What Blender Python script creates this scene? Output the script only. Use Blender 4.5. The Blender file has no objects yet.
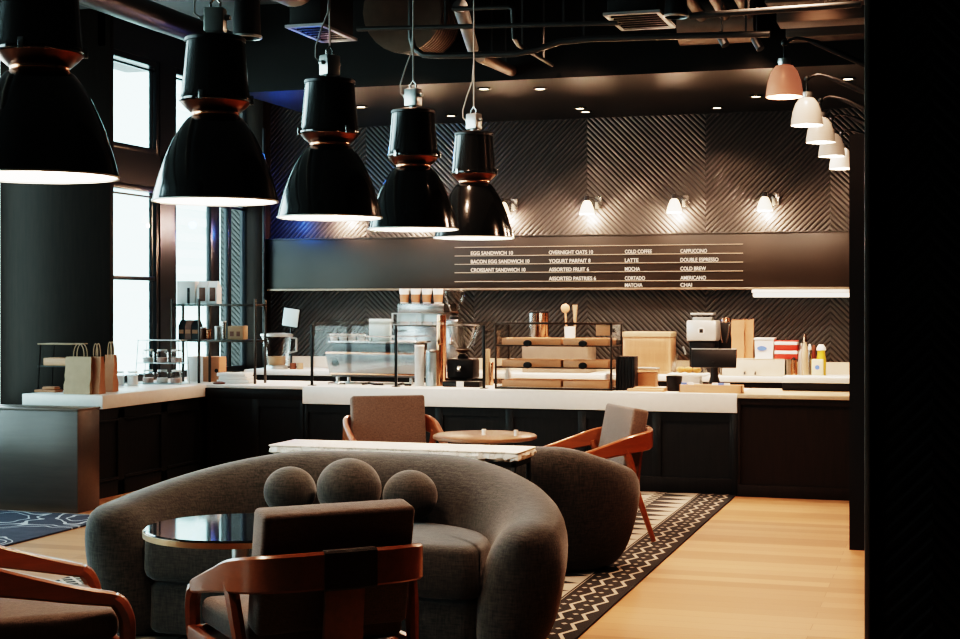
import bpy, bmesh, math, random
from mathutils import Vector, Matrix
random.seed(7)
SC = bpy.context.scene
COL = SC.collection
PI = math.pi
# ------------------------------------------------------------------ camera model
F, HC = 1500.0, 1.55                     # focal length in pixels of a 960 wide frame, eye height
TH = math.atan2(469.0, 1500.0)           # camera turned left of the room's depth axis
CT, ST = math.cos(TH), math.sin(TH)

def ratio(px):
    t = (px - 480) / F
    return (t * CT - ST) / (t * ST + CT)
def Xat(px, Y): return ratio(px) * Y
def Dat(px, Y): return Y / (((px - 480) / F) * ST + CT)
def Zat(px, py, Y): return HC - (py - 304) * Dat(px, Y) / F
def onz(px, py, z):
    d = F * (HC - z) / (py - 304); t = (px - 480) / F
    return Vector((d * (t * CT - ST), d * (t * ST + CT), z))

cam_d = bpy.data.cameras.new('camera'); cam = bpy.data.objects.new('camera', cam_d); COL.objects.link(cam)
cam_d.sensor_width = 36; cam_d.lens = F / 960 * 36
cam_d.shift_y = (304 - 319.5) / 960
cam_d.clip_start = 0.05; cam_d.clip_end = 200
cam.location = (0, 0, HC); cam.rotation_euler = (PI / 2, 0, TH)
SC.camera = cam

# ------------------------------------------------------------------ materials
class N:
    def __init__(s, name):
        s.m = bpy.data.materials.new(name); s.m.use_nodes = True
        s.t = s.m.node_tree; s.t.nodes.clear()
        s.out = s.t.nodes.new('ShaderNodeOutputMaterial')
    def n(s, typ, ins=None, **kw):
        nd = s.t.nodes.new('ShaderNode' + typ)
        for k, v in kw.items(): setattr(nd, k, v)
        for k, v in (ins or {}).items():
            sk = nd.inputs[k]
            if isinstance(v, bpy.types.NodeSocket): s.t.links.new(v, sk)
            else: sk.default_value = v
        return nd
    def math(s, op, a, b=None, c=None):
        ins = {0: a}
        if b is not None: ins[1] = b
        if c is not None: ins[2] = c
        return s.n('Math', ins, operation=op).outputs[0]
    def pos(s): return s.n('NewGeometry').outputs['Position']
    def obj(s): return s.n('TexCoord').outputs['Object']
    def xyz(s, v):
        q = s.n('SeparateXYZ', {0: v}); return q.outputs[0], q.outputs[1], q.outputs[2]
    def scaled(s, v, sc): return s.n('Mapping', {'Vector': v, 'Scale': sc}).outputs[0]
    def noise(s, v, scale, detail=3, rough=.55):
        return s.n('TexNoise', {'Vector': v, 'Scale': scale, 'Detail': detail, 'Roughness': rough}).outputs[0]
    def mix(s, fac, a, b):
        q = s.n('Mix', data_type='RGBA'); 
        for k, v in ((0, fac), (6, a), (7, b)):
            if isinstance(v, bpy.types.NodeSocket): s.t.links.new(v, q.inputs[k])
            else: q.inputs[k].default_value = v
        return q.outputs[2]
    def bsdf(s, col, rough=.5, metal=0, bump=None, bstr=.3, bdist=.01, **kw):
        ins = {'Base Color': col, 'Roughness': rough, 'Metallic': metal}
        for k, v in kw.items(): ins[k.replace('_', ' ')] = v
        if bump is not None:
            ins['Normal'] = s.n('Bump', {'Height': bump, 'Strength': bstr, 'Distance': bdist}).outputs[0]
        b = s.n('BsdfPrincipled', ins)
        s.t.links.new(b.outputs[0], s.out.inputs[0]); return s.m
def c4(c): return (c[0], c[1], c[2], 1)
def dk(c, k): return (c[0] * k, c[1] * k, c[2] * k, 1)

MATS = {}
def plain(name, c, rough=.5, metal=0, var=.25, scale=9, bump=0, **kw):
    if name in MATS: return MATS[name]
    g = N(name); v = g.obj(); f = g.noise(v, scale)
    col = g.mix(f, dk(c, 1 - var), dk(c, 1 + var))
    MATS[name] = g.bsdf(col, rough, metal, bump=f if bump else None, bstr=bump, **kw); return MATS[name]
def grained(name, c, rough=.4, axis=0, scale=3, var=.4, bump=.15, **kw):
    if name in MATS: return MATS[name]
    g = N(name); sc = [14, 14, 14]; sc[axis] = 1.2
    f = g.noise(g.scaled(g.obj(), sc), scale, 5, .65)
    col = g.mix(f, dk(c, 1 - var), dk(c, 1 + var))
    MATS[name] = g.bsdf(col, rough, bump=f, bstr=bump, bdist=.004, **kw); return MATS[name]
def fabric(name, c, var=.45, scale=1.0, rough=.95):
    g = N(name); v = g.obj()
    a = g.noise(g.scaled(v, (40 * scale, 40 * scale, 260 * scale)), 1, 2)
    b = g.noise(g.scaled(v, (260 * scale, 260 * scale, 40 * scale)), 1, 2)
    w = g.math('MULTIPLY', g.math('ADD', a, b), .5)
    big = g.noise(v, 5)
    f = g.n('MapRange', {0: w, 1: .36, 2: .64}).outputs[0]
    col = g.mix(f, dk(c, 1 - var), dk(c, 1 + var))
    col = g.mix(g.math('MULTIPLY', big, .4), col, dk(c, .7))
    m = g.bsdf(col, rough, bump=w, bstr=.5, bdist=.006, Sheen_Weight=.25, Sheen_Roughness=.5); MATS[name] = m; return m
def emit(name, c, s):
    g = N(name); e = g.n('Emission', {0: c4(c), 1: s}); g.t.links.new(e.outputs[0], g.out.inputs[0]); MATS[name] = g.m; return g.m
def glass(name, tint=(1, 1, 1), refl=.10):
    g = N(name)
    a = g.n('BsdfTransparent', {0: c4(tint)}); b = g.n('BsdfGlossy', {'Roughness': .02})
    fr = g.n('LayerWeight', {'Blend': .25}).outputs['Fresnel']
    fac = g.math('ADD', g.math('MULTIPLY', fr, .38), refl * .4)
    mx = g.n('MixShader', {0: fac, 1: a.outputs[0], 2: b.outputs[0]})
    g.t.links.new(mx.outputs[0], g.out.inputs[0]); MATS[name] = g.m; return g.m

def chevron(name, c, x0=-3.49, per=1.2, pitch=.040, axis='x', rough=.42, spec=.5):
    g = N(name); X, Y, Z = g.xyz(g.pos())
    h = X if axis == 'x' else Y
    p = g.math('PINGPONG', g.math('SUBTRACT', h, x0), per)
    w = g.math('DIVIDE', g.math('ADD', Z, p), pitch / .7071)
    tri = g.math('PINGPONG', w, .5)                       # 0..0.5
    hgt = g.n('MapRange', {0: tri, 1: .06, 2: .32, 3: 0, 4: 1}, interpolation_type='SMOOTHSTEP').outputs[0]
    gr = g.noise(g.pos(), 3)
    col = g.mix(hgt, dk(c, .4), g.mix(gr, dk(c, .75), dk(c, 1.3)))
    seam = g.math('LESS_THAN', g.math('PINGPONG', p, per / 2), .004)
    m = g.bsdf(col, rough, bump=g.math('SUBTRACT', hgt, seam), bstr=1.0, bdist=.012, Specular_IOR_Level=spec); MATS[name] = m; return m

def oak(name):
    g = N(name); P = g.pos()
    br = g.n('TexBrick', {'Vector': P, 'Color1': (.0, .0, .0, 1), 'Color2': (1, 1, 1, 1), 'Mortar': (.5, .5, .5, 1), 'Scale': 1,
                          'Mortar Size': .0016, 'Brick Width': 1.7, 'Row Height': .14, 'Bias': 0}, offset=.37)
    rnd = g.n('RGBToBW', {0: br.outputs[0]}).outputs[0]
    grain = g.noise(g.scaled(P, (1.3, 26, 1)), 2.2, 6, .65)
    big = g.noise(P, 1.3)
    f = g.math('ADD', g.math('MULTIPLY', rnd, .5), g.math('MULTIPLY', grain, .62))
    col = g.mix(f, (.19, .085, .038, 1), (.56, .315, .175, 1))
    col = g.mix(g.math('MULTIPLY', big, .25), col, (.36, .2, .09, 1))
    col = g.mix(g.math('MULTIPLY', br.outputs[1], .6), col, (.12, .06, .03, 1))
    m = g.bsdf(col, g.n('MapRange', {0: grain, 1: 0, 2: 1, 3: .38, 4: .55}).outputs[0], bump=g.math('SUBTRACT', grain, br.outputs[1]), bstr=.12, bdist=.004)
    MATS[name] = m; return m

def rug_pattern(name, xr):
    g = N(name); X, Y, Z = g.xyz(g.pos())
    u = g.math('SUBTRACT', xr, X)                         # distance in from the right edge
    parts = []
    def band(lo, hi): return g.math('MULTIPLY', g.math('GREATER_THAN', u, lo), g.math('LESS_THAN', u, hi))
    def zig(u0, amp, per, w):
        t = g.math('MULTIPLY', g.math('PINGPONG', Y, per), amp / per)
        return g.math('LESS_THAN', g.math('ABSOLUTE', g.math('SUBTRACT', g.math('SUBTRACT', u, u0), t)), w)
    def dots(u0, per, r):
        a = g.math('ABSOLUTE', g.math('SUBTRACT', u, u0)); b = g.math('PINGPONG', Y, per)
        return g.math('LESS_THAN', g.math('ADD', a, b), r)
    ov = lambda a, b: g.math('MAXIMUM', a, b)
    k = zig(.045, .045, .115, .010)
    k = ov(k, zig(.165, .045, .115, .010))
    k = ov(k, dots(.128, .0575, .017)); k = ov(k, dots(.246, .0575, .017))
    k = ov(k, band(.285, .289))
    # long teeth, pointing across the rug
    t = g.math('DIVIDE', g.math('PINGPONG', Y, .115), .115)
    for lo, hi in ((.30, .56), (.64, .92), (1.75, 2.15)):
        uu = g.math('DIVIDE', g.math('SUBTRACT', u, lo), hi - lo)
        k = ov(k, g.math('MULTIPLY', band(lo, hi), g.math('GREATER_THAN', t, uu)))
    for lo, hi in ((.56, .64), (.92, 1.75), (2.15, 4.0)):
        d1 = g.math('PINGPONG', g.math('ADD', u, Y), .05); d2 = g.math('PINGPONG', g.math('SUBTRACT', u, Y), .05)
        k = ov(k, g.math('MULTIPLY', band(lo, hi), ov(g.math('LESS_THAN', d1, .012), g.math('LESS_THAN', d2, .012))))
    pile = g.noise(g.pos(), 220, 2)
    col = g.mix(k, (.006, .005, .005, 1), (.46, .39, .32, 1))
    col = g.mix(g.math('MULTIPLY', pile, .15), col, (.06, .05, .04, 1))
    m = g.bsdf(col, .95, bump=pile, bstr=.5, bdist=.004); MATS[name] = m; return m

def blue_rug(name):
    g = N(name); P = g.pos()
    n1 = g.noise(P, 2.0, 1.5, .4)
    ln = g.math('LESS_THAN', g.math('ABSOLUTE', g.math('SUBTRACT', n1, .5)), .006)
    ln2 = g.math('LESS_THAN', g.math('ABSOLUTE', g.math('SUBTRACT', n1, .56)), .007)
    mott = g.noise(P, 7, 4)
    col = g.mix(mott, (.018, .024, .045, 1), (.07, .085, .12, 1))
    col = g.mix(g.math('MAXIMUM', ln, ln2), col, (.5, .56, .6, 1))
    m = g.bsdf(col, .95, bump=g.noise(P, 200, 2), bstr=.4, bdist=.004); MATS[name] = m; return m

def marble(name):
    g = N(name); v = g.pos(); n = g.noise(v, 6, 8, .7)
    vein = g.math('LESS_THAN', g.math('ABSOLUTE', g.math('SUBTRACT', n, .5)), .012)
    col = g.mix(n, (.78, .70, .62, 1), (.9, .87, .82, 1)); col = g.mix(g.math('MULTIPLY', vein, .5), col, (.4, .33, .27, 1))
    m = g.bsdf(col, .35, bump=g.noise(v, 40, 5), bstr=.25, bdist=.006); MATS[name] = m; return m

BLACK = plain('black_painted_plaster', (.010, .010, .0105), .6, scale=4, Specular_IOR_Level=.2)
CEIL = plain('dark_ceiling', (.10, .105, .11), .8, scale=3)
SOFF = plain('dark_soffit', (.010, .0092, .009), .35, scale=3, Specular_IOR_Level=.3)
COLWOOD = grained('dark_stained_timber', (.016, .009, .006), .6, axis=2, var=.6, Specular_IOR_Level=.2)
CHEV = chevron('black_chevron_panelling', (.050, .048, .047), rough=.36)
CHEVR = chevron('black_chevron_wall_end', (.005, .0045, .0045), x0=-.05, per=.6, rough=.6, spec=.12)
BLKWOOD = grained('black_open_grain_oak', (.010, .0095, .0095), .45, axis=2, scale=4, var=.8, bump=.5, Specular_IOR_Level=.3)
BROWNWOOD = grained('dark_walnut_veneer', (.085, .065, .055), .3, axis=0, scale=2, var=.35, Coat_Weight=.6, Coat_Roughness=.3)
OAK = oak('oak_plank_floor')
RUG = rug_pattern('black_and_cream_rug', -1.64)
BRUG = blue_rug('mottled_blue_rug')
MARBLE = marble('rough_edged_marble')
SOFA = fabric('charcoal_linen', (.025, .0205, .017), var=.92, scale=.55)
TAUPE = fabric('taupe_wool', (.135, .092, .074), var=.35, scale=1.3)
WALNUT = grained('orange_walnut', (.24, .075, .032), .28, axis=1, scale=2.5, var=.35, bump=.05, Coat_Weight=.25, Coat_Roughness=.2)
WRAP = fabric('dark_wrap_cloth', (.035, .026, .022), var=.3)
WHITE = plain('white_solid_surface', (.80, .78, .74), .35, var=.06, scale=20)
CREAM = plain('cream_splashback', (.66, .56, .46), .4, var=.08)
ENAMEL = plain('black_enamel', (.011, .0114, .0118), .17, var=.3, scale=120, Coat_Weight=.6, Coat_Roughness=.05)
LINING = plain('white_enamel_lining', (.92, .90, .86), .45, var=.03)
SMOKED = plain('smoked_copper', (.20, .085, .055), .28, 1, var=.15)
COPPER = plain('copper_neck', (.75, .38, .24), .22, 1, var=.1)
STEEL = plain('brushed_steel', (.48, .48, .48), .27, 1, var=.12, scale=30)
MSTEEL = plain('machine_steel', (.26, .265, .27), .3, 1, var=.15, scale=12)
DARKST = plain('dark_steel', (.05, .05, .052), .35, .9, var=.15)
ALU = plain('cast_aluminium', (.50, .52, .52), .35, .8, var=.15)
DUCT = plain('galvanised_duct', (.22, .17, .14), .42, .5, var=.3)
PIPE = plain('dark_conduit', (.055, .055, .055), .4, .4, var=.2)
BLKMET = plain('black_metal', (.011, .011, .011), .35, .3, var=.1)
BLKPL = plain('black_plastic', (.010, .010, .011), .4, var=.1, Specular_IOR_Level=.25)
GLASS = glass('clear_glass', refl=.03)
PANE = glass('window_glass', (.93, .98, .98), .12)
ACRYL = glass('clear_acrylic', (1, .995, .985), .06)
KRAFT = plain('kraft_paper', (.42, .21, .125), .8, var=.15, scale=14, bump=.1)
KRAFTL = plain('pale_kraft_paper', (.42, .30, .205), .8, var=.15, scale=14, bump=.1)
PALEWD = grained('pale_timber', (.62, .35, .215), .45, axis=0, scale=2, var=.25)
PAPER = plain('white_paper', (.85, .84, .82), .6, var=.04)
REDC = plain('red_card', (.55, .045, .03), .5, var=.1)
BLUEP = plain('blue_print', (.10, .22, .55), .5, var=.2)
YELLOW = plain('yellow_sauce', (.72, .45, .06), .4, var=.1)
BEANS = plain('coffee_beans', (.05, .022, .012), .5, var=.6, scale=80, bump=.6)
SUGAR = plain('pastel_sweets', (.62, .45, .40), .6, var=.4, scale=60, bump=.4)
LEATH = plain('brown_label', (.16, .06, .035), .5, var=.3, scale=40)
FRAME = plain('window_frame_paint', (.02, .025, .03), .3, var=.1)
SCREEN = plain('black_screen', (.006, .006, .007), .08, var=.05)
PALESC = plain('pale_screen', (.62, .78, .80), .2, var=.06)
SIDING = plain('pale_cladding', (.62, .78, .76), .6, var=.05)
BULB = emit('lamp_bulb', (1, .80, .58), 45)
DOWNL = emit('downlight_lens', (1, .74, .48), 14)
TUBE = emit('light_bar_diffuser', (1, .86, .70), 1.5)
TEXTM = emit('glowing_menu_letter', (1, .78, .60), .9)  # letters are no lamp; emission stands in for light on them
g_ = N('glowing_white_glass')
_b = g_.n('BsdfPrincipled', {'Base Color': (.9, .86, .8, 1), 'Roughness': .3, 'Emission Color': (1, .70, .42, 1), 'Emission Strength': 1.6})
g_.t.links.new(_b.outputs[0], g_.out.inputs[0]); GLOWGL = g_.m
g_ = N('white_glass_shade')
_b = g_.n('BsdfPrincipled', {'Base Color': (.42, .39, .36, 1), 'Roughness': .25, 'Emission Color': (1, .66, .45, 1), 'Emission Strength': .10})
g_.t.links.new(_b.outputs[0], g_.out.inputs[0]); SHADEGL = g_.m
COPSHADE = plain('copper_tinted_shade', (.80, .39, .26), .3, .3, var=.08, Emission_Color=(1, .36, .22, 1), Emission_Strength=.25)

# ------------------------------------------------------------------ mesh builder
class M:
    def __init__(s): s.bm = bmesh.new()
    def box(s, x0, x1, y0, y1, z0, z1, bev=0.0, mx=None, seg=2):
        T = Matrix.Translation(((x0 + x1) / 2, (y0 + y1) / 2, (z0 + z1) / 2)) @ Matrix.Diagonal((abs(x1 - x0), abs(y1 - y0), abs(z1 - z0), 1))
        if mx is not None: T = mx @ T
        r = bmesh.ops.create_cube(s.bm, size=1, matrix=T)
        if bev > 0:
            es = list({e for v in r['verts'] for e in v.link_edges})
            bmesh.ops.bevel(s.bm, geom=es, offset=bev, segments=seg, affect='EDGES', profile=.5, clamp_overlap=True)
        return s
    def loft(s, loops, cap=True, closed=True):
        rows = [[s.bm.verts.new(p) for p in lp] for lp in loops]
        n = len(rows[0])
        for a, b in zip(rows, rows[1:]):
            for i in range(n if closed else n - 1):
                j = (i + 1) % n
                try: s.bm.faces.new((a[i], a[j], b[j], b[i]))
                except ValueError: pass
        if cap:
            for r in (rows[0][::-1], rows[-1]):
                try: s.bm.faces.new(r)
                except ValueError: pass
        return s
    def lathe(s, prof, seg=32, o=(0, 0, 0), cap=True, mx=None):
        loops = []
        for r, z in prof:
            lp = [Vector((o[0] + max(r, 1e-4) * math.cos(2 * PI * i / seg), o[1] + max(r, 1e-4) * math.sin(2 * PI * i / seg), o[2] + z)) for i in range(seg)]
            if mx is not None: lp = [mx @ p for p in lp]
            loops.append(lp)
        return s.loft(loops, cap)
    def tube(s, pts, r, seg=8, cap=True):
        pts = [Vector(p) for p in pts]; n = len(pts)
        rr = r if isinstance(r, (list, tuple)) else [r] * n
        t0 = (pts[1] - pts[0]).normalized()
        nv = t0.orthogonal().normalized(); loops = []
        for i, p in enumerate(pts):
            t = (pts[min(i + 1, n - 1)] - pts[max(i - 1, 0)]).normalized()
            nv = (nv - t * nv.dot(t)).normalized(); bv = t.cross(nv)
            loops.append([p + (nv * math.cos(2 * PI * k / seg) + bv * math.sin(2 * PI * k / seg)) * rr[i] for k in range(seg)])
        return s.loft(loops, cap)
    def bar(s, p0, p1, w, h=None): # square bar between two points
        return s.tube([p0, p1], (w if h is None else (w + h) / 2) * .7071, 4)
    def sphere(s, o, r, sc=(1, 1, 1), u=28, v=16):
        T = Matrix.Translation(o) @ Matrix.Diagonal((sc[0], sc[1], sc[2], 1))
        bmesh.ops.create_uvsphere(s.bm, u_segments=u, v_segments=v, radius=r, matrix=T); return s
    def done(s, name, mat, parent=None, ang=38, loc=None, rotz=0):
        bm = s.bm
        bmesh.ops.recalc_face_normals(bm, faces=bm.faces)
        for f in bm.faces: f.smooth = True
        lim = math.radians(ang)
        for e in bm.edges:
            if len(e.link_faces) == 2:
                if e.calc_face_angle(0) > lim: e.smooth = False
            else: e.smooth = True
        me = bpy.data.meshes.new(name); bm.to_mesh(me); bm.free()
        me.materials.append(mat)
        o = bpy.data.objects.new(name, me); COL.objects.link(o)
        if parent: o.parent = parent
        if loc is not None: o.location = loc
        o.rotation_euler.z = rotz
        return o
def tag(o, label=None, cat=None, group=None, kind=None):
    if label: o['label'] = label
    if cat: o['category'] = cat
    if group: o['group'] = group
    if kind: o['kind'] = kind
    return o
def thing(name, label, cat, loc=(0, 0, 0), rotz=0, group=None):
    o = bpy.data.objects.new(name, None); COL.objects.link(o); o.empty_display_size = .1
    o.location = loc; o.rotation_euler = (0, 0, rotz); return tag(o, label, cat, group)
def struct(name, m, mat): return tag(m.done(name, mat), kind='structure')
def dup(root, loc, rotz, label, group=None):
    r = root.copy(); COL.objects.link(r); r.location = loc; r.rotation_euler = (0, 0, rotz); r['label'] = label
    if group: r['group'] = group
    for ch in list(root.children):
        c = ch.copy(); COL.objects.link(c); c.parent = r
        for gch in list(ch.children):
            d = gch.copy(); COL.objects.link(d); d.parent = c
    return r
def lamp(name, typ, loc, power, col, parent=None, rad=.03, rot=(0, 0, 0), **kw):
    l = bpy.data.lights.new(name, typ); l.energy = power; l.color = col
    if typ in ('POINT', 'SPOT'): l.shadow_soft_size = rad
    for k, v in kw.items(): setattr(l, k, v)
    o = bpy.data.objects.new(name, l); COL.objects.link(o); o.location = loc; o.rotation_euler = rot
    if parent: o.parent = parent
    return o
WARM = (1, .64, .44); SOFTW = (1, .80, .63)
SKY, SPOTK, EXPO, VT, LOOK = 8.0, 0.85, 0.3, 'Filmic', 'Very High Contrast'
# ------------------------------------------------------------------ the setting
YB, XL, XW, ZC, ZS = 14.8, -8.3, -7.2, 4.2, 3.43
def pt(px, py, Y): return (Xat(px, Y), Y, Zat(px, py, Y))
struct('floor', M().box(-9, 5, -3.2, 15.2, -.1, 0), OAK)
struct('ceiling', M().box(-9, 5, -3.2, 15.2, ZC, ZC + .15), CEIL)
struct('wall_back', M().box(-7.6, .3, YB, YB + .2, 0, ZC), CHEV)
struct('wall_behind_camera', M().box(-9, 5, -3.2, -3.0, 0, ZC), BLACK)
struct('wall_far_right', M().box(4.8, 5, -3.2, 5.2, 0, ZC), BLACK)
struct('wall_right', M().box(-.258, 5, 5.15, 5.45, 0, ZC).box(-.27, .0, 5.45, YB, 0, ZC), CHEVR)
struct('wall_low_return', M().box(-.6, -.27, 9.72, YB, 0, 2.62), BLACK)
struct('trim_1', M().box(-.268, -.25, 5.13, 5.16, 0, ZC, .003), plain('edge_highlight_trim', (.16, .15, .14), .35, .4))  # pale trim, with the edge highlight put into its colour
struct('soffit', M().box(-6.07, -.26, 12.1, YB, ZS, ZC), SOFF)
# left wall, nearer part with its tall window, then the pier, then the two windows beside the counter
zt, zs, zm0, zm1 = 3.86, .84, 2.66, 2.97
struct('wall_left', M().box(XL - .2, XL, -3.2, 1.0, 0, ZC).box(XL - .2, XL, 1.0, 10.0, zt, ZC).box(XL - .2, XL, 1.0, 10.0, 0, .5).box(XL - .2, XL, 10.0, 11.15, 0, ZC).box(XL - .2, XL, 11.15, 11.9, 0, .5).box(XL - .2, XL, 11.15, 11.9, zt, ZC)
       .box(XL - .2, XL, 5.6, 6.3, .5, zt), BLACK)
struct('pillar', M().box(XL, -7.15, 11.8, 11.86, 0, ZC, .004), COLWOOD)
y1a, y1b, y2a, y2b = 11.84, 12.78, 13.06, 14.70
struct('wall_left_rear', M().box(XW - .075, XW, 11.8, YB, zt, ZC).box(XW - .075, XW, 11.8, YB, 0, zs).box(XW - .075, XW, y1b, y2a, zs, zt)
       .box(XW - .075, XW, y2b, YB, zs, zt).box(XW - .075, XW, y1a, y2b, zm0, zm1), FRAME)
struct('corner_column', M().box(XW, -7.0, 14.62, YB, 0, ZC, .004), COLWOOD)
struct('trim_2', M().box(-7.0, -6.975, 14.6, 14.63, .87, ZS, .003).box(-7.0, -6.97, 14.59, 14.64, 2.1, 2.13).box(-7.0, -6.97, 14.59, 14.64, 1.35, 1.38), DARKST)
def window(nm, X, ya, yb, za, zb, vbars=(), hbars=()):
    w = bpy.data.objects.new(nm, None); COL.objects.link(w); w.location = (X, ya, za); w['kind'] = 'structure'
    L, Hh = yb - ya, zb - za; f = .055
    m = M()
    m.box(-.05, .02, 0, f, 0, Hh, .004).box(-.05, .02, L - f, L, 0, Hh, .004).box(-.05, .02, f, L - f, 0, f, .004).box(-.05, .02, f, L - f, Hh - f, Hh, .004)
    m.box(-.03, .0, L - f - .055, L - f - .03, f, Hh - f).box(-.03, 0, f, L - f, Hh - f - .05, Hh - f - .03)
    for b in vbars: m.box(-.04, .015, b[0], b[1], f, Hh - f, .004)
    for b in hbars: m.box(-.04, .01, f, L - f, b - .02, b + .02, .004)
    m.done('window_frame', FRAME, w)
    M().box(-.02, -.014, f * .5, L - f * .5, f * .5, Hh - f * .5).done('window_pane', PANE, w)
    return w
XG = XW - .03
window('window_1', XG, y1a, y1b, zm1, zt)
window('window_2', XG, y1a, y1b, zs, zm0, hbars=(.95,))
window('window_3', XG, y2a, y2b, zm1, zt, vbars=((.78, .98), (1.17, 1.24)))
window('window_4', XG, y2a, y2b, zs, zm0, vbars=((.78, .98), (1.17, 1.24)))
window('window_5', XL - .1, 1.0, 5.6, .5, zt, vbars=((1.47, 1.53), (3.07, 3.13)), hbars=(2.2,))
window('window_6', XL - .1, 6.3, 10.0, .5, zt, vbars=((1.17, 1.23), (2.47, 2.53)), hbars=(2.2,))
window('window_7', XL - .1, 11.15, 11.8, .5, zt)
def portal(X, ya, yb, za, zb):
    l = bpy.data.lights.new('portal', 'AREA'); l.shape = 'RECTANGLE'; l.size = yb - ya; l.size_y = zb - za
    o = bpy.data.objects.new('portal', l); COL.objects.link(o); o.location = (X, (ya + yb) / 2, (za + zb) / 2)
    o.rotation_euler = Matrix(((0, 0, -1), (1, 0, 0), (0, -1, 0))).to_euler() if False else Vector((1, 0, 0)).to_track_quat('-Z', 'Z').to_euler()
    l.cycles.is_portal = True
portal(XG - .12, y1a, y2b, zs, zt); portal(XL - .22, 1.0, 5.6, .5, zt); portal(XL - .22, 6.3, 10.0, .5, zt)

# pale building across the street, seen through the right-hand window
b = thing('building', 'pale green clad building seen outside through the window right of the mullion', 'building', (-13.5, 24.5, 0))
m = M().box(-3, 0, 0, 8, -4, 9)
for k in range(40): m.box(0, .06, 0, 8, -3 + k * .3, -3 + k * .3 + .16)
m.done('cladding', SIDING, b)
for yy in (1.2, 3.4, 5.6):
    for zz in (-.5, 2.9): M().box(.02, .09, yy, yy + 1.0, zz, zz + 1.5).done('window', PALESC, b)

# rugs
tag(M().box(-4.75, -1.64, 2.6, 12.16, 0, .012, .004).done('patterned_rug', RUG), 'black and cream zigzag patterned rug under the sofa seating', 'rug')
tag(M().box(-8.25, -5.75, 4.0, 9.62, 0, .012, .004).done('blue_rug', BRUG), 'mottled dark blue rug with pale line drawing before the wooden cabinet', 'rug')

# ------------------------------------------------------------------ menu band on the back wall
YM = 14.66
mb = thing('menu_board', 'long black wall menu board with white lettered rows above the back counter', 'menu board', (-3.9, YM, 1.69))
MX = mb.matrix_world
def W2L(x, y, z): return Vector((x + 3.9, y - YM, z - 1.69))
M().box(-3.07, 3.28, 0, .135, 0, .545, .006).done('board_panel', plain('menu_board_black', (.016, .0105, .0075), .42, var=.3, scale=3), mb)
M().box(-3.07, 3.28, -.015, .0, 0, .022, .003).done('bottom_lip', plain('bronze_lip', (.22, .17, .13), .4, .5), mb)
M().box(-3.07, 3.28, -.008, .135, .545, .56, .003).done('top_ledge', plain('ledge_paint', (.03, .028, .026), .5), mb)
ys = (246.3, 255, 263.5, 272, 281); zr = [Zat(530, y, YM) for y in ys]
xa, xb = Xat(455, YM), Xat(743, YM)
for z in zr:
    M().box(xa + 3.9, xb + 3.9, -.012, 0, z - 1.69 - .006, z - 1.69).done('letter_rail', plain('pale_rail', (.45, .36, .29), .4, .2), mb)
cols = [
    (471, 1, [('EGG SANDWICH 10', 513), ('BACON EGG SANDWICH 10', 529.5), ('CROISSANT SANDWICH 10', 525.5)]),
    (549, 1, [('OVERNIGHT OATS 10', 593), ('YOGURT PARFAIT 8', 590.5), ('ASSORTED FRUIT 6', 589), ('ASSORTED PASTRIES 6', 596)]),
    (625, 1, [('COLD COFFEE', 652), ('LATTE', 638.5), ('MOCHA', 640), ('CORTADO', 645), ('MATCHA', 642.5)]),
    (680.5, 1, [('CAPPUCCINO', 707), ('DOUBLE ESPRESSO', 718.5), ('COLD BREW', 706), ('AMERICANO', 706), ('CHAI', 692)])]
zrows = zr[1:] + [1.69 + .024]
dg = bpy.context.evaluated_depsgraph_get()
for px0, _, rows in cols:
    for (txt, px1), z in zip(rows, zrows):
        cu = bpy.data.curves.new('menu_text', 'FONT'); cu.body = txt; cu.size = .052; cu.extrude = .002; cu.offset = .0005
        t = bpy.data.objects.new('menu_text', cu); COL.objects.link(t)
        bpy.context.view_layer.update(); dg = bpy.context.evaluated_depsgraph_get()
        me = bpy.data.meshes.new_from_object(t.evaluated_get(dg)); bpy.data.objects.remove(t)
        xs = [v.co.x for v in me.vertices]; x0, x1 = min(xs), max(xs)
        X0, X1 = Xat(px0, YM), Xat(px1, YM); k = (X1 - X0) / (x1 - x0)
        for v in me.vertices:
            v.co = Vector(((v.co.x - x0) * k, -v.co.z - .004, v.co.y))
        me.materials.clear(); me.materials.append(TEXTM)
        o = bpy.data.objects.new('menu_line', me); COL.objects.link(o); o.parent = mb; o.location = W2L(X0, YM, z + .006)
# light bar under the board
p0 = Xat(752, 14.62); p1 = -.62
lb = thing('light_bar', 'lit white bar light under the right end of the menu board', 'light', ((p0 + p1) / 2, 14.64, 1.60))
hw = (p1 - p0) / 2
M().box(-hw, hw, -.04, .158, .055, .088, .004).done('housing', PAPER, lb)
M().box(-hw + .01, hw - .01, -.045, .05, .015, .054, .012).done('diffuser', TUBE, lb)

# wall sconces above the menu
def make_sconce(label):
    t = thing('wall_sconce', label, 'wall lamp', group='white glass sconces above the menu board')
    M().box(.055, .125, .10, .125, -.045, .075, .006).done('backplate', STEEL, t)
    M().tube([(.09, .10, .02), (.09, .04, .03), (.06, .0, .06), (0, -.02, .055)], .009, 8).done('arm', DARKST, t)
    M().lathe([(.0, .085), (.022, .08), (.026, .06), (.026, .03), (.022, .02)], 16, (0, -.02, 0)).done('socket', DARKST, t)
    M().lathe([(.026, .03), (.04, .015), (.058, -.03), (.072, -.08), (.076, -.105), (.070, -.105), (.066, -.08), (.05, -.03), (.03, .01)], 28, (0, -.02, 0), cap=False).done('glass_shade', GLOWGL, t)
    M().sphere((0, -.02, -.05), .03, u=12, v=8).done('bulb', BULB, t)
    lamp('sconce_light', 'POINT', (0, .0, -.14), SCON, WARM, t, .03)
    return t
SCON = 34
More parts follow.
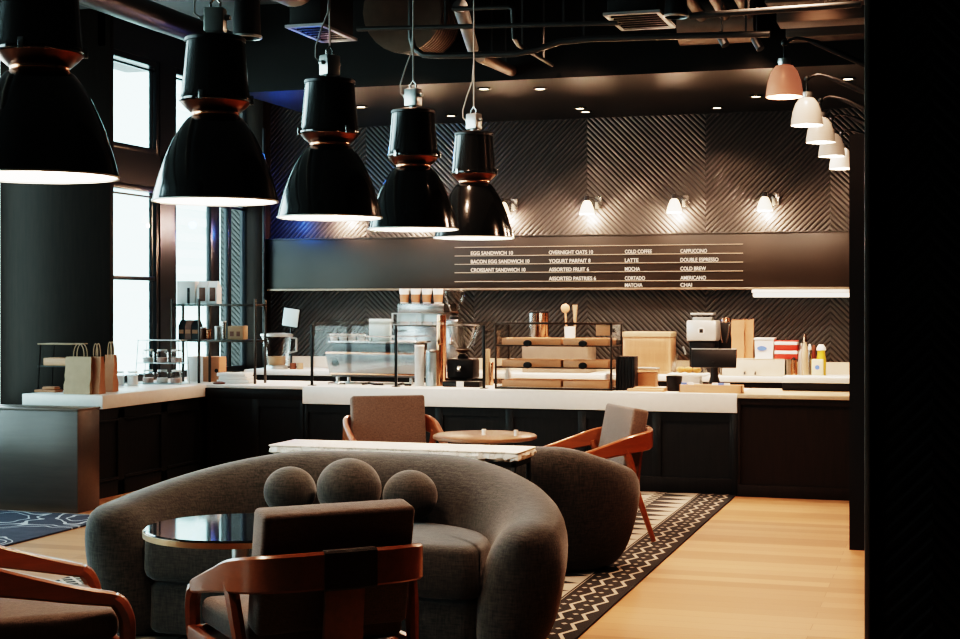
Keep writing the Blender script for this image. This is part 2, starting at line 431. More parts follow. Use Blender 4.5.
names = ['first white glass sconce above the menu from the right end', 'second white glass sconce above the menu from the right end',
         'white glass sconce over the middle of the menu, third from right', 'sconce half hidden behind the farthest black pendant',
         'sconce hidden behind the fourth black pendant from the left', 'sconce behind the middle black pendant']
s0 = make_sconce(names[0])
for i in range(6):
    x, y, z = -1.70 - .88 * i, 14.675, 2.555
    if i == 0: s0.location = (x, y, z); r = s0
    else:
        r = dup(s0, (x, y, z), 0, names[i])

# ------------------------------------------------------------------ counters
ZT = .825
def shaker(m, x0, x1, y, z0, z1, n, rail=.07, face=-1):
    w = (x1 - x0) / n
    for i in range(n + 1):
        cx = x0 + i * w; m.box(max(x0, cx - rail / 2), min(x1, cx + rail / 2), y - .02, y + .002, z0, z1, .002)
    m.box(x0, x1, y - .019, y + .002, z1 - rail, z1); m.box(x0, x1, y - .024, y + .002, z0, z0 + rail * 1.9, .003)
xw0, xw1 = -5.44, -1.63
fc = thing('front_counter', 'black panelled front counter base with open grain doors', 'counter', (0, 0, 0))
M().box(xw0, xw1 + .0, 12.21, 13.0, 0, ZT - .16).done('carcass', BLKWOOD, fc)
m = M(); shaker(m, xw0, xw1 - .03, 12.21, 0, ZT - .16, 6); m.box(xw1 - .04, xw1, 12.16, 12.21, 0, ZT - .16, .003); m.done('panelled_front', BLKWOOD, fc)
tag(M().box(xw0, xw1, 12.15, 13.05, ZT - .155, ZT, .006).done('worktop', WHITE), 'long thick white worktop of the front counter carrying the pastry case', 'countertop')
rc = thing('counter_end', 'dark framed counter section at the right end beside the wall', 'counter', (0, 0, 0))
M().box(xw1 + .003, -.603, 12.17, 13.05, 0, ZT - .035).done('carcass', COLWOOD, rc)
m = M(); shaker(m, xw1 + .003, -.603, 12.17, 0, ZT - .035, 1, .05); m.done('panelled_front', COLWOOD, rc)
tag(M().box(xw1 + .003, -.603, 12.13, 13.05, ZT - .033, ZT, .004).done('worktop', plain('pale_brown_top', (.48, .36, .25), .3, var=.2)), 'thin pale worktop on the dark counter section at right', 'countertop')
lc = thing('corner_counter', 'black counter base in the corner left of the white counter front', 'counter', (0, 0, 0))
M().box(-6.40, xw0 - .003, 12.2, 13.0, 0, ZT - .03).done('carcass', BLKWOOD, lc)
m = M(); shaker(m, -6.38, xw0 - .003, 12.2, 0, ZT - .12, 2); m.box(-6.4, xw0 - .003, 12.17, 12.2, ZT - .12, ZT - .03, .003); m.done('panelled_front', BLKWOOD, lc)
tag(M().box(-6.38, xw0 - .003, 12.15, 13.0, ZT - .028, ZT, .003).done('worktop', WHITE), 'thin edged corner worktop under the right half of the tiered shelf', 'countertop')
# left counter along the windows
sb = thing('window_counter', 'black panelled counter base running along the windows', 'counter', (0, 0, 0))
M().box(-7.12, -6.46, 10.08, 13.0, 0, ZT - .115).done('carcass', BLKWOOD, sb)
m = M()
for ya, yb in ((10.08, 10.8), (10.8, 11.5), (11.5, 12.18)):
    m.box(-6.462, -6.44, ya, ya + .05, 0, ZT - .13).box(-6.462, -6.44, yb - .05, yb, 0, ZT - .13)
    m.box(-6.462, -6.44, ya, yb, 0, .12, .003).box(-6.462, -6.44, ya, yb, ZT - .2, ZT - .115).box(-6.462, -6.432, ya + .05, yb - .05, .13, .15, .003).box(-6.462, -6.432, ya + .05, yb - .05, ZT - .22, ZT - .205, .003)
m.done('panelled_front', BLKWOOD, sb)
tag(M().box(-7.14, -6.40, 10.45, 13.0, ZT - .11, ZT, .005).done('worktop', WHITE), 'white worktop along the windows carrying the paper bags', 'countertop')
tag(M().box(-7.198, -7.145, 11.9, 14.5, ZT - .05, ZT + .005, .004).done('window_sill', WHITE), 'white window sill behind the jars', 'window sill')
kc = thing('wooden_cabinet', 'low dark wooden cabinet with a lit front at left before the counter', 'cabinet', (-7.0, 9.7, 0))
M().box(-.95, .85, 0, .30, 0, .755, .004).done('carcass', BROWNWOOD, kc)
M().box(-.96, .855, -.006, .305, .755, .772, .003).done('top', grained('cabinet_top', (.14, .11, .09), .3, 0), kc)
# back counter
bc = thing('back_counter', 'dark back counter cabinet under the chevron wall', 'counter', (0, 0, 0))
M().box(-6.9, -.603, 14.14, YB - .002, 0, .815).done('carcass', BLKWOOD, bc)
m = M(); shaker(m, -6.9, -.603, 14.14, 0, .815, 9); m.done('door_fronts', BLKWOOD, bc)
tag(M().box(-6.97, -.603, 14.1, YB - .002, .818, .872, .004).done('worktop', WHITE), 'white worktop of the back counter along the chevron wall', 'countertop')
ZB = .872
struct('trim_3', M().box(-6.97, -.603, 14.77, YB - .001, ZB + .001, .99), CREAM)

# ------------------------------------------------------------------ ceiling services
def duct(name, label, cat, pts, r, mat=DUCT, seg=24, ribs=0, group=None, hang=(.35, .8)):
    m = M(); m.tube(pts, r, seg)
    if ribs:
        p0, p1 = Vector(pts[0]), Vector(pts[-1])
        for k in range(ribs):
            a = p0.lerp(p1, (k + .5) / ribs); dd = (p1 - p0).normalized() * .015
            rk = r if not isinstance(r, list) else r[0] + (r[1] - r[0]) * (k + .5) / ribs; m.tube([a - dd, a + dd], rk * 1.03, seg)
    o = tag(m.done(name, mat), label, cat, group)
    P = [Vector(p) for p in pts]; r0 = r[0] if isinstance(r, list) else r
    for f in hang:
        L = sum((q - p).length for p, q in zip(P, P[1:])) * f
        for p, q in zip(P, P[1:]):
            sl = (q - p).length
            if L <= sl + 1e-6: h = p.lerp(q, L / sl); break
            L -= sl
        if h.z + r0 < ZC - .02: M().box(h.x - .006, h.x + .006, h.y - .006, h.y + .006, h.z + r0 * .7, ZC - .001).done('hanger', PIPE, o)
    return o
duct('air_duct', 'large dark round duct running back along the ceiling at upper left', 'duct', [(-6.25, 2, 3.92), (-6.25, 12.6, 3.92)], .11, PIPE)
duct('air_duct', 'round duct along the ceiling above the second and third pendants', 'duct', [(-4.31, 3, 3.80), (-4.31, 9.5, 3.80)], .20, DUCT, ribs=14)
duct('air_duct', 'ribbed brown duct ending above the fourth pendant', 'duct', [pt(402, 12, 10.6), pt(428, 25, 11.9)], [.30, .26], DUCT, ribs=9)
duct('air_duct', 'slim steel duct near the centre of the ceiling', 'duct', [pt(460, 6, 10.3), pt(473, 49, 10.9)], [.055, .045], plain('grey_duct', (.16, .165, .17), .4, .3))
duct('air_duct', 'short brown duct beside the slim steel ceiling duct', 'duct', [pt(480, 57, 11.3), pt(512, 71, 12.08)], .045, DUCT)
duct('air_duct', 'fat warm brown duct behind the right ceiling box', 'duct', [(-2.05, 11.9, 3.78), (-1.45, 11.9, 3.78)], .17, DUCT)
duct('conduit', 'upper straight conduit crossing the ceiling', 'pipe', [pt(357, 29, 9.3), pt(618, 23, 9.3)], .016, PIPE, 10)
duct('conduit', 'lower conduit with a bend crossing below the ducts', 'pipe', [pt(411, -40, 10.1), pt(411, 38, 10.1), pt(414, 48, 10.1), pt(423, 55, 10.1), pt(440, 56, 10.1), pt(515, 54, 10.1), pt(535, 50, 10.1), pt(560, 42, 10.1), pt(590, 39, 10.1), pt(690, 36, 10.1), pt(770, 34, 10.1)], .022, PIPE, 10, hang=(.6, .95))
duct('conduit', 'conduit dropping and turning back at the ceiling centre', 'pipe', [pt(452, 9, 9.7), pt(508, 7, 9.7), pt(512.5, 9, 9.7), pt(513, 20, 9.7), pt(514, 38, 9.7), pt(518, 45, 9.85), pt(552, 65, 11.9)], .016, PIPE, 10)
duct('conduit', 'dark rod crossing in front of the brown ceiling beams', 'pipe', [pt(690, 16, 9.7), pt(861, 4, 9.7)], .022, PIPE, 10)
for k, (y, z) in enumerate(((10.34, 3.6), (11.08, 3.6), (11.72, 3.6))):
    tag(M().box(-1.2, -.28, y, y + .27, z, ZC - .001, .006).done('ceiling_beam', grained('brown_beam', (.07, .045, .033), .6, 0)),
        ['nearest', 'middle', 'farthest'][k] + ' brown ceiling beam at upper right', 'beam', 'brown ceiling beams at upper right')
for k, x in enumerate((-1.83, -1.65, -1.47)):
    duct('pipe', ['left', 'middle', 'right'][k] + ' of three short brown pipes running back at the ceiling', 'pipe', [(x, 10.8, 3.82), (x, 11.6, 3.78)], .045, DUCT, 14)
def airbox(label, x0, x1, y0, y1, z):
    t = thing('air_diffuser', label, 'vent', ((x0 + x1) / 2, (y0 + y1) / 2, z)); w, d = (x1 - x0) / 2, (y1 - y0) / 2
    M().box(-w, w, -d, d, .02, ZC - z - .001, .004).done('duct_box', BLACK, t)
    m = M(); e = .025
    m.box(-w - e, w + e, -d - e, -d + .005, 0, .02).box(-w - e, w + e, d - .005, d + e, 0, .02).box(-w - e, -w + .005, -d, d, 0, .02).box(w - .005, w + e, -d, d, 0, .02)
    m.done('flange', plain('pale_flange', (.3, .3, .3), .4, .5), t)
    m = M()
    for k in range(7): m.box(-w, w, -d + (k + .3) * d / 3.5, -d + (k + .5) * d / 3.5, .004, .018)
    m.done('grille', BLKMET, t)
p = onz(322, 34.5, 3.5); airbox('square black air box with pale rim above the third pendant', p.x - .12, p.x + .12, p.y - .30, p.y + .30, 3.5)
p = onz(640, 22, 3.50); airbox('square black air box at the top right of centre', p.x - .17, p.x + .17, p.y - .28, p.y + .28, 3.50)
def canlight(label, p, r, h, zc=ZC):
    t = thing('can_spotlight', label, 'spotlight', p)
    M().lathe([(0, h), (r * .72, h), (r * .8, h - .01), (r * .95, .03), (r, .0), (r * .9, 0), (r * .85, .03), (0, .05)], 28).done('can', DARKST, t)
    M().lathe([(r * 1.02, .012), (r * 1.04, .0), (r * .93, -.004), (r * .9, .01)], 28, cap=False).done('rim', ALU, t)
    M().tube([(0, 0, h), (0, 0, zc - p[2] - .001)], .01, 8).done('stem', DARKST, t)
X_, Y_ = Xat(247, 7.6), 7.6
canlight('black tapered can light hanging right of the second pendant', (X_, Y_, Zat(247, 38, 7.6)), .082, .34)
p = onz(676, 17, 3.42); canlight('dark can light with pale rim right of the right air box', (p.x, p.y, 3.42), .08, .2)
def spot(label, p):
    t = thing('track_spotlight', label, 'spotlight', p)
    M().tube([(0, 0, .0), (0, 0, ZC - p[2] - .001)], .008, 8).done('stem', DARKST, t)
    M().tube([(-.02, 0, .03), (.03, -.03, -.06)], .032, 12).done('head', DARKST, t)
for lbl, px, py in (('small dark track spotlight left of the beams', 722, 38), ('small tilted track spotlight before the beams', 757, 42)):
    p = onz(px, py, 3.5); spot(lbl, p)
t = thing('bare_bulb', 'small bare bulb hanging under the ceiling beams', 'bulb', onz(796, 20, 3.8))
M().tube([(0, 0, .03), (0, 0, ZC - 3.8 - .001)], .006, 8).done('cord', DARKST, t)
M().lathe([(0, .06), (.02, .05), (.02, .0), (0, -.0)], 14).done('socket', BLKMET, t)
M().lathe([(.012, .0), (.03, -.03), (.034, -.055), (.02, -.08), (0, -.086)], 16).done('glass', GLASS, t)
# recessed downlights in the soffit
dl = [(361, 106), (451, 115), (484, 88), (540, 88), (580, 107.5), (585.5, 111), (717, 107), (756, 95.5), (848, 78)]
dlab = ['left of the fourth pendant', 'above the cups on the coffee brewer', 'smallest, above the farthest pendant', 'in front of a warm glow right of the farthest pendant', 'left of a close pair above the menu middle',
        'right of a close pair above the menu middle', 'over the second wall sconce', 'left of the hanging shade lamps', 'at far right behind the hanging shade lamps']
first = None
for (px, py), lb_ in zip(dl, dlab):
    p = onz(px, py, ZS); p.z = ZS - .012
    lbl = 'recessed soffit downlight ' + lb_
    if first is None:
        first = thing('downlight', lbl, 'downlight', p, group='recessed downlights in the soffit')
        M().lathe([(.062, .011), (.066, .0), (.05, -.003), (.046, .011)], 24, cap=False).done('rim', DARKST, first)
        M().lathe([(0, .008), (.045, .008), (.045, .004), (0, .003)], 24).done('lens', DOWNL, first)
    else: dup(first, p, 0, lbl)
    lamp('downlight_spot', 'SPOT', (p.x, p.y, p.z - .03), 60, WARM, None, .04, spot_size=2.0, spot_blend=.7)
# ------------------------------------------------------------------ big black pendants
def make_pendant(label):
    t = thing('pendant_lamp', label, 'pendant lamp', group='big black enamel pendant lamps in a row')
    out = [(.097, .336), (.112, .326), (.132, .30), (.160, .255), (.186, .20), (.208, .145), (.226, .09), (.240, .04), (.2455, .012), (.249, .0)]
    inn = [(r - .006, z) for r, z in out[::-1]]
    sh = M().lathe(out + [(.2475, -.002)], 56, cap=False).done('shade', ENAMEL, t)
    M().lathe([(.2465, -.001)] + [(r, z) for r, z in inn], 56, cap=False).done('shade_lining', LINING, sh)
    M().lathe([(.2455, .003), (.2505, .002), (.2505, -.004), (.2455, -.004)], 56, cap=False).done('rim', LINING, sh)
    M().lathe([(.096, .335), (.090, .343), (.090, .349), (.100, .353), (.122, .372), (.138, .391)], 44, cap=False).done('neck', SMOKED, t)
    M().lathe([(.0915, .340), (.0935, .345), (.0935, .350), (.0915, .354)], 44, cap=False).done('neck_ring', COPPER, t)
    hs = M().lathe([(.135, .392), (.143, .397), (.143, .405), (.138, .408), (.134, .43), (.117, .63), (.117, .632)], 48, cap=False).done('housing', ENAMEL, t)
    M().lathe([(.117, .63), (.121, .633), (.121, .646), (.114, .652), (0, .655)], 40).done('cap', DARKST, hs)
    for a in (.4, 2.5, 4.6): M().box(-.006, .008, -.010, .010, .388, .425, .003, Matrix.Rotation(a, 4, 'Z') @ Matrix.Translation((.143, 0, 0))).done('clip', STEEL, hs)

    M().box(-.04, .04, -.032, .032, .672, .768, .006).tube([(-.06, 0, .73), (.06, 0, .73)], .011, 10).tube([(0, 0, .65), (0, 0, .68)], .018, 12).tube([(-.02, 0, .65), (-.02, 0, .68)], .006, 8).done('junction_box', ALU, t)
    M().tube([(-.018, 0, .766), (-.02, 0, .79), (0, 0, .812), (.02, 0, .79), (.018, 0, .766)], .005, 8).done('hanger_loop', STEEL, t)
    M().tube([(0, 0, .808), (0, 0, 1.2), (0, 0, ZC - 1.96 - .002)], .0045, 8).done('cord', plain('grey_cord', (.34, .34, .33), .6), t)
    M().tube([(-.06, 0, .73), (-.085, 0, .75), (-.085, 0, .80), (-.05, 0, .89), (-.012, 0, .97), (-.005, 0, 1.05), (0, 0, 1.1)], .004, 8).done('loose_cable', plain('grey_cord', (.34, .34, .33), .6), t)
    M().lathe([(0, .20), (.03, .19), (.05, .13), (.045, .09), (0, .07)], 18).done('bulb', BULB, t)
    M().lathe([(.022, .335), (.03, .33), (.03, .19), (0, .185)], 16).done('bulb_socket', ALU, t)
    return t
pl = ['nearest black pendant lamp, cut by the left picture edge', 'second black pendant lamp from the left, before the windows', 'middle black pendant lamp of the row of five',
      'fourth black pendant lamp, overlapped by the farthest one', 'farthest and smallest black pendant lamp at the right of the row']
p0 = make_pendant(pl[0])
for i, (x, y) in enumerate(((-2.79, 4.18), (-2.79, 5.39), (-2.80, 6.57), (-2.80, 7.73), (-2.81, 8.86))):
    if i == 0: p0.location = (x, y, 1.96); p0.rotation_euler.z = .3
    else: dup(p0, (x, y, 1.96), (.3, .2, 1.1, -.25, -.35)[i], pl[i])
    lamp('pendant_light', 'POINT', (x, y, 2.02), 26, SOFTW, None, .045)

# ------------------------------------------------------------------ gooseneck lamps on the right
def make_goose(label, mat):
    t = thing('gooseneck_lamp', label, 'wall lamp', group='white shade lamps on curved arms at right')
    M().lathe([(.028, .185), (.05, .178), (.075, .145), (.094, .09), (.103, .035), (.106, 0), (.100, 0), (.097, .035), (.088, .088), (.07, .14), (.03, .17)], 40, cap=False).done('shade', mat, t)
    M().lathe([(0, .222), (.036, .22), (.038, .2), (.034, .183), (0, .18)], 20).done('collar', ALU, t)
    M().tube([(0, 0, .22), (0, 0, .30), (.03, 0, .325), (.07, 0, .335), (.12, 0, .325), (.18, 0, .30), (.35, 0, .215), (.618, 0, .08)], [.007] * 2 + [.009] * 3 + [.018] * 3, 10).done('arm', DARKST, t)
    M().sphere((0, 0, .31), .02, u=12, v=8).done('knuckle', DARKST, t)
    M().box(.608, .641, -.05, .05, .02, .14, .006).done('wall_plate', DARKST, t)
    M().sphere((0, 0, .055), .042, u=14, v=10).done('bulb', BULB, t)
    return t
gl = ['nearest and largest hanging shade lamp with copper tinted shade at upper right', 'second white shade lamp from the front in the right row', 'third white shade lamp from the front in the right row',
      'fourth white shade lamp, partly cut by the black wall end', 'farthest and smallest white shade lamp in the right row']
ga = make_goose(gl[0], COPSHADE); ga.location = (-.90, 8.72, 2.735)
gb = make_goose(gl[1], SHADEGL); gb.location = (-.90, 10.15, 2.735)
for i, y in ((2, 11.25), (3, 12.35), (4, 13.5)): dup(gb, (-.90, y, 2.735), 0, gl[i])
for y in (8.72, 10.15, 11.25, 12.35, 13.5): lamp('gooseneck_light', 'POINT', (-.90, y, 2.73), 22, WARM, None, .05)

# ------------------------------------------------------------------ sofas
def upath(a, b, straight, n, pinch=0, N_=400):
    pts = []
    for i in range(60): pts.append(Vector((a - pinch * (1 - i / 60) ** 2, -straight * (1 - i / 60), 0)))
    for i in range(N_ + 1):
        th = PI * i / N_; c, s = math.cos(th), math.sin(th)
        pts.append(Vector((a * math.copysign(abs(c) ** (2 / n), c), b * abs(s) ** (2 / n), 0)))
    for i in range(1, 61): pts.append(Vector((-a + pinch * (i / 60) ** 2, -straight * i / 60, 0)))
    L = [0]
    for p, q in zip(pts, pts[1:]): L.append(L[-1] + (q - p).length)
    return pts, L
def resample(pts, L, ss):
    res, j = [], 0
    for s in ss:
        while j < len(L) - 2 and L[j + 1] < s: j += 1
        seg = max(L[j + 1] - L[j], 1e-9); res.append(pts[j].lerp(pts[j + 1], min(1, max(0, (s - L[j]) / seg))))
    return res
def shell(a, b, straight, n, hw, hz, lean, ex=2.7, armdrop=0, pinch=0):
    pts, L = upath(a, b, straight, n, pinch); T = L[-1]
    e = hw * .95; ss = []
    for k in range(9): ss.append(e * (1 - math.cos(PI / 2 * k / 9)))
    K = 64
    for k in range(K + 1): ss.append(e + (T - 2 * e) * k / K)
    for k in range(8, -1, -1): ss.append(T - e * (1 - math.cos(PI / 2 * k / 9)))
    P = resample(pts, L, ss); loops = []; n_ = len(P)
    for i, (p, s) in enumerate(zip(P, ss)):
        t = (P[min(i + 1, n_ - 1)] - P[max(i - 1, 0)]).normalized(); nrm = Vector((t.y, -t.x, 0))
        ed = min(s, T - s); k = 1 if ed >= e else math.sqrt(max(0.0, 1 - (1 - ed / e) ** 2))
        k = max(k, .03); kz = .72 + .28 * k
        q_ = max(0, 1 - ed / (T * .40)); drop = armdrop * q_ * q_ * (3 - 2 * q_)
        lp = []
        for q in range(32):
            ph = 2 * PI * q / 32; c, s_ = math.cos(ph), math.sin(ph)
            r = hw * k * math.copysign(abs(c) ** (2 / ex), c); zz = math.copysign(abs(s_) ** (2 / ex), s_) * kz
            hz_ = hz - drop / 2
            lp.append(p + nrm * (r + lean * zz) + Vector((0, 0, hz_ * (1 + zz))))
        loops.append(lp)
    return M().loft(loops, True)
def cushion(a, b, front, n, z0, z1, rnd=.05, crown=.015, corner=.08):
    lp = []
    for i in range(49):
        th = PI * i / 48; c, s = math.cos(th), math.sin(th)
        lp.append((a * math.copysign(abs(c) ** (2 / n), c), b * abs(s) ** (2 / n)))
    fr = []
    for k in range(9):                                   # rounded front corners
        q = PI / 2 * k / 8; fr.append((-a + corner - corner * math.cos(q), -front + corner - corner * math.sin(q)))
    mid = [(x, -front) for x in [(-a + corner) + (2 * (a - corner)) * k / 10 for k in range(1, 10)]]
    fl = [(-x, y) for x, y in fr[::-1]]
    lp = lp + [(-a, -front / 2)] + fr + mid + fl + [(a, -front / 2)]
    cx, cy = 0, (b - front) / 2
    prof = [(rnd, 0)] + [(rnd * (1 - math.sin(q)), rnd * (1 - math.cos(q))) for q in (.5, 1.0, PI / 2)] + [(rnd * (1 - math.cos(q)), (z1 - z0) - rnd * (1 - math.sin(q))) for q in (.35, .8, 1.2, PI / 2)]
    prof += [(rnd + .05, (z1 - z0) + crown * .5), (rnd + .15, (z1 - z0) + crown), (rnd + .3, (z1 - z0) + crown * 1.1)]
    loops = []
    for ins, z in prof:
        kx, ky = max(.05, (a - ins) / a), max(.05, ((b + front) / 2 - ins) / ((b + front) / 2))
        loops.append([Vector((x * kx, cy + (y - cy) * ky, z0 + z)) for x, y in lp])
    return M().loft(loops, True)
def sofa(name, label, cat, loc, rotz, a, b, st, n, hw, hz, lean, seatz=.505, ad=.20, pinch=0):
    t = thing(name, label, cat, loc, rotz)
    shell(a, b, st, n, hw, hz, lean, armdrop=ad, pinch=pinch).done('curved_back', SOFA, t, ang=60)
    ai, bi = a - hw + .03, b - hw + .03
    cushion(ai, bi, st - .02, n, .27, seatz, .055, .012).done('seat_cushion', SOFA, t, ang=60)
    cushion(ai - .01, bi - .01, st - .06, n, .03, .262, .03, 0).done('base', SOFA, t, ang=60)
    return t
SX, SY = -2.715, 6.15
sofa('curved_sofa', 'large charcoal curved sofa with rounded arms behind the round table', 'sofa', (SX + .0, SY, .012), 0, .955, .80, .12, 2.2, .175, .40, .055)
sofa('barrel_armchair', 'rounded charcoal barrel armchair seen from behind right of the sofa', 'armchair', (-2.30, 8.62, .012), PI, .40, .33, .10, 2.2, .17, .365, .07, .42, .16)
for i, (px, r, lb_) in enumerate(((288.5, .128, 'left small charcoal ball cushion on the curved sofa'), (349, .156, 'large middle charcoal ball cushion on the curved sofa'), (409, .130, 'right small charcoal ball cushion on the curved sofa'))):
    x = Xat(px, 6.62)
    tag(M().sphere((0, 0, 0), r, (1, .95, .93), 40, 24).done('ball_cushion', SOFA, loc=(x, 6.62 + (.156 - r) * .6, .531 + r * .90)), lb_, 'cushion', 'ball cushions on the sofa')

# ------------------------------------------------------------------ lounge chairs
def catmull(P, k=6):
    out = []; n = len(P)
    for i in range(n - 1):
        p0, p1, p2, p3 = P[max(i - 1, 0)], P[i], P[i + 1], P[min(i + 2, n - 1)]
        for j in range(k):
            t = j / k
            out.append(tuple(.5 * ((2 * b) + (-a + c) * t + (2 * a - 5 * b + 4 * c - d) * t * t + (-a + 3 * b - 3 * c + d) * t ** 3) for a, b, c, d in zip(p0, p1, p2, p3)))
    out.append(P[-1]); return out
def ribbon(path, grow=0.0):   # path rows: x, y, ztop, height, thickness
    loops = []; n = len(path)
    for i, (x, y, z, h, w) in enumerate(path):
        a, b = path[max(i - 1, 0)], path[min(i + 1, n - 1)]
        t = Vector((b[0] - a[0], b[1] - a[1], 0)).normalized(); nr = Vector((t.y, -t.x, 0)); w2 = w / 2 + grow; e = min(.008, w2 * .6)
        top, bot = z + grow, z - h - grow; c = Vector((x, y, 0)); lp = []
        for r, zz in ((w2 - e, top), (w2, top - e), (w2, bot + e), (w2 - e, bot), (-w2 + e, bot), (-w2, bot + e), (-w2, top - e), (-w2 + e, top)):
            lp.append(c + nr * r + Vector((0, 0, zz)))
        loops.append(lp)
    return M().loft(loops, True)
def make_chair(label):
    t = thing('lounge_chair', label, 'chair', group='walnut lounge chairs with wrapped back rail')
    half = [(.305, .30, .535, .05, .046), (.325, .16, .572, .062, .046), (.332, -.02, .628, .085, .042), (.328, -.18, .680, .112, .038), (.290, -.315, .706, .122, .034), (.19, -.385, .716, .124, .032), (.09, -.408, .72, .124, .032), (0, -.414, .72, .124, .032)]
    full = half + [(-x, y, z, h, w) for x, y, z, h, w in half[-2::-1]]
    path = catmull(full, 6)
    ribbon(path).done('arm_rail', WALNUT, t)
    mid = [q for q in path if abs(q[0]) < .10 and q[1] < -.3]
    ribbon(mid, .004).done('rail_wrap', WRAP, t)
    for s in (-1, 1):
        M().tube(catmull([(s * .305, .295, .512), (s * .307, .325, .48), (s * .305, .345, .41), (s * .300, .335, .25), (s * .29, .315, .0)], 5), [.026] * 3 + [.029] * 8 + [.029 - .0012 * k for k in range(10)], 8).done('leg', WALNUT, t)
        M().tube(catmull([(s * .326, -.16, .60), (s * .320, -.20, .50), (s * .305, -.25, .32), (s * .285, -.37, .0)], 5), [.026] * 6 + [.026 - .0011 * k for k in range(10)], 8).done('leg', WALNUT, t)
    m = M()
    for s in (-1, 1): m.box(s * .315 - .014, s * .315 + .014, -.24, .33, .31, .365, .006)
    m.box(-.315, .315, .30, .33, .31, .365, .006).box(-.315, .315, -.255, -.225, .31, .365, .006).box(-.3, .3, -.24, .31, .33, .345)
    m.done('seat_frame', WALNUT, t)
    M().box(-.285, .285, -.22, .325, .366, .468, .035, seg=4).done('seat_cushion', TAUPE, t)
    mx = Matrix.Translation((0, -.215, .44)) @ Matrix.Rotation(math.radians(11), 4, 'X')
    M().box(-.272, .272, -.055, .055, .0, .415, .018, mx, seg=3).done('backrest', TAUPE, t)
    M().box(-.07, .07, -.012, .012, -.09, .30, .005, Matrix.Translation((0, -.350, .40)) @ Matrix.Rotation(math.radians(6), 4, 'X')).done('back_slat', WALNUT, t)
    return t
def face(fx, fy): return math.atan2(fy, fx) - PI / 2
ch = make_chair('walnut lounge chair seen from behind in front of the sofa, centre foreground')
ch.location = (-2.165, 4.86, .024); ch.rotation_euler.z = face(-.70, .71)
dup(ch, (-3.17, 4.58, .024), face(.74, .67), 'walnut lounge chair cut by the left picture edge, facing right')
dup(ch, (-3.80, 10.1, .024), face(.52, -.85), 'walnut lounge chair behind the marble console, facing the camera')
dup(ch, (-2.28, 9.60, .024), face(-.85, -.53), 'walnut lounge chair by the counter with pale lit backrest, facing left')

# ------------------------------------------------------------------ tables
tp = onz(238, 528, .654)
t = thing('round_table', 'round glossy black table with brass edge beside the curved sofa', 'table', (-2.72, 5.47, .014))
M().lathe([(0, .642), (.376, .642), (.380, .638), (.380, .632), (0, .632)], 72).done('tabletop', plain('black_glass_top', (.010, .011, .014), .05, var=.05, IOR=2.1), t)
M().lathe([(.372, .632), (.385, .634), (.385, .612), (.372, .61), (.0, .61)], 72, cap=False).done('rim', plain('pale_brass', (.55, .36, .22), .3, .9, var=.1), t)
M().lathe([(.07, .61), (.035, .60), (.034, .5), (.05, .1), (.07, .04), (.07, .02)], 28).done('pedestal', ALU, t)
M().lathe([(0, .03), (.06, .03), (.22, .012), (.225, 0), (0, 0)], 40).done('base', ALU, t)
t = thing('round_table', 'small round brown table behind the right end of the marble console', 'table', (-3.06, 9.9, .014))
M().lathe([(0, .635), (.35, .635), (.36, .628), (.36, .61), (.34, .602), (0, .602)], 56).done('tabletop', grained('brown_table_top', (.19, .10, .06), .3, 0), t)
M().lathe([(.06, .602), (.035, .58), (.035, .06), (.05, .03)], 24).done('pedestal', BLKMET, t)
M().lathe([(0, .03), (.05, .03), (.21, .012), (.215, 0), (0, 0)], 36).done('base', BLKMET, t)
for i, (px, lb_) in enumerate(((484, 'left tiny clear glass on the small brown table'), (516, 'right tiny clear glass on the small brown table'))):
    tag(M().lathe([(0, 0), (.013, 0), (.015, .04), (.013, .04), (.012, .006), (0, .006)], 16).done('tealight_glass', plain('frosted_white_glass', (.8, .76, .7), .3), loc=(Xat(px, 9.85), 9.85, .650)), lb_, 'glass', 'tiny glasses on the brown table')
# marble console
t = thing('console_table', 'rough edged white marble console on black legs behind the sofa', 'table', (-2.895, 7.80, .012))
W_, D_, zt_ = .725, .175, .755
lp = []; n = 90
per = []
for k in range(64): per.append((-W_ + 2 * W_ * k / 64, -D_))
for k in range(14): per.append((W_, -D_ + 2 * D_ * k / 14))
for k in range(64): per.append((W_ - 2 * W_ * k / 64, D_))
for k in range(14): per.append((-W_, D_ - 2 * D_ * k / 14))
loops = []
for ins, z, j in ((.03, 0, .012), (.004, .012, .008), (.0, .026, .007), (.006, .04, .006), (.0, .05, .002), (.006, .054, 0)):
    loops.append([Vector((x * (1 - ins / W_) + random.uniform(-j, j), y * (1 - ins / D_) + random.uniform(-j, j), zt_ - .054 + z + (random.uniform(-j, j) * .7 if z < .03 else 0))) for x, y in per])
M().loft(loops).done('marble_slab', MARBLE, t, ang=25)
m = M(); q = .022
for sx in (-1, 1):
    for sy in (-1, 1):
        M().box(sx * .69 - q / 2, sx * .69 + q / 2, sy * .145 - q / 2, sy * .145 + q / 2, 0, .692, .002).done('leg', BLKMET, t)
m.box(-.70, .70, -.156, -.134, .67, .698).box(-.70, .70, .134, .156, .67, .698).box(-.701, -.679, -.15, .15, .67, .698).box(.679, .701, -.15, .15, .67, .698)
m.box(-.69, .69, -.15, .15, .1, .118)
m.done('frame', BLKMET, t)
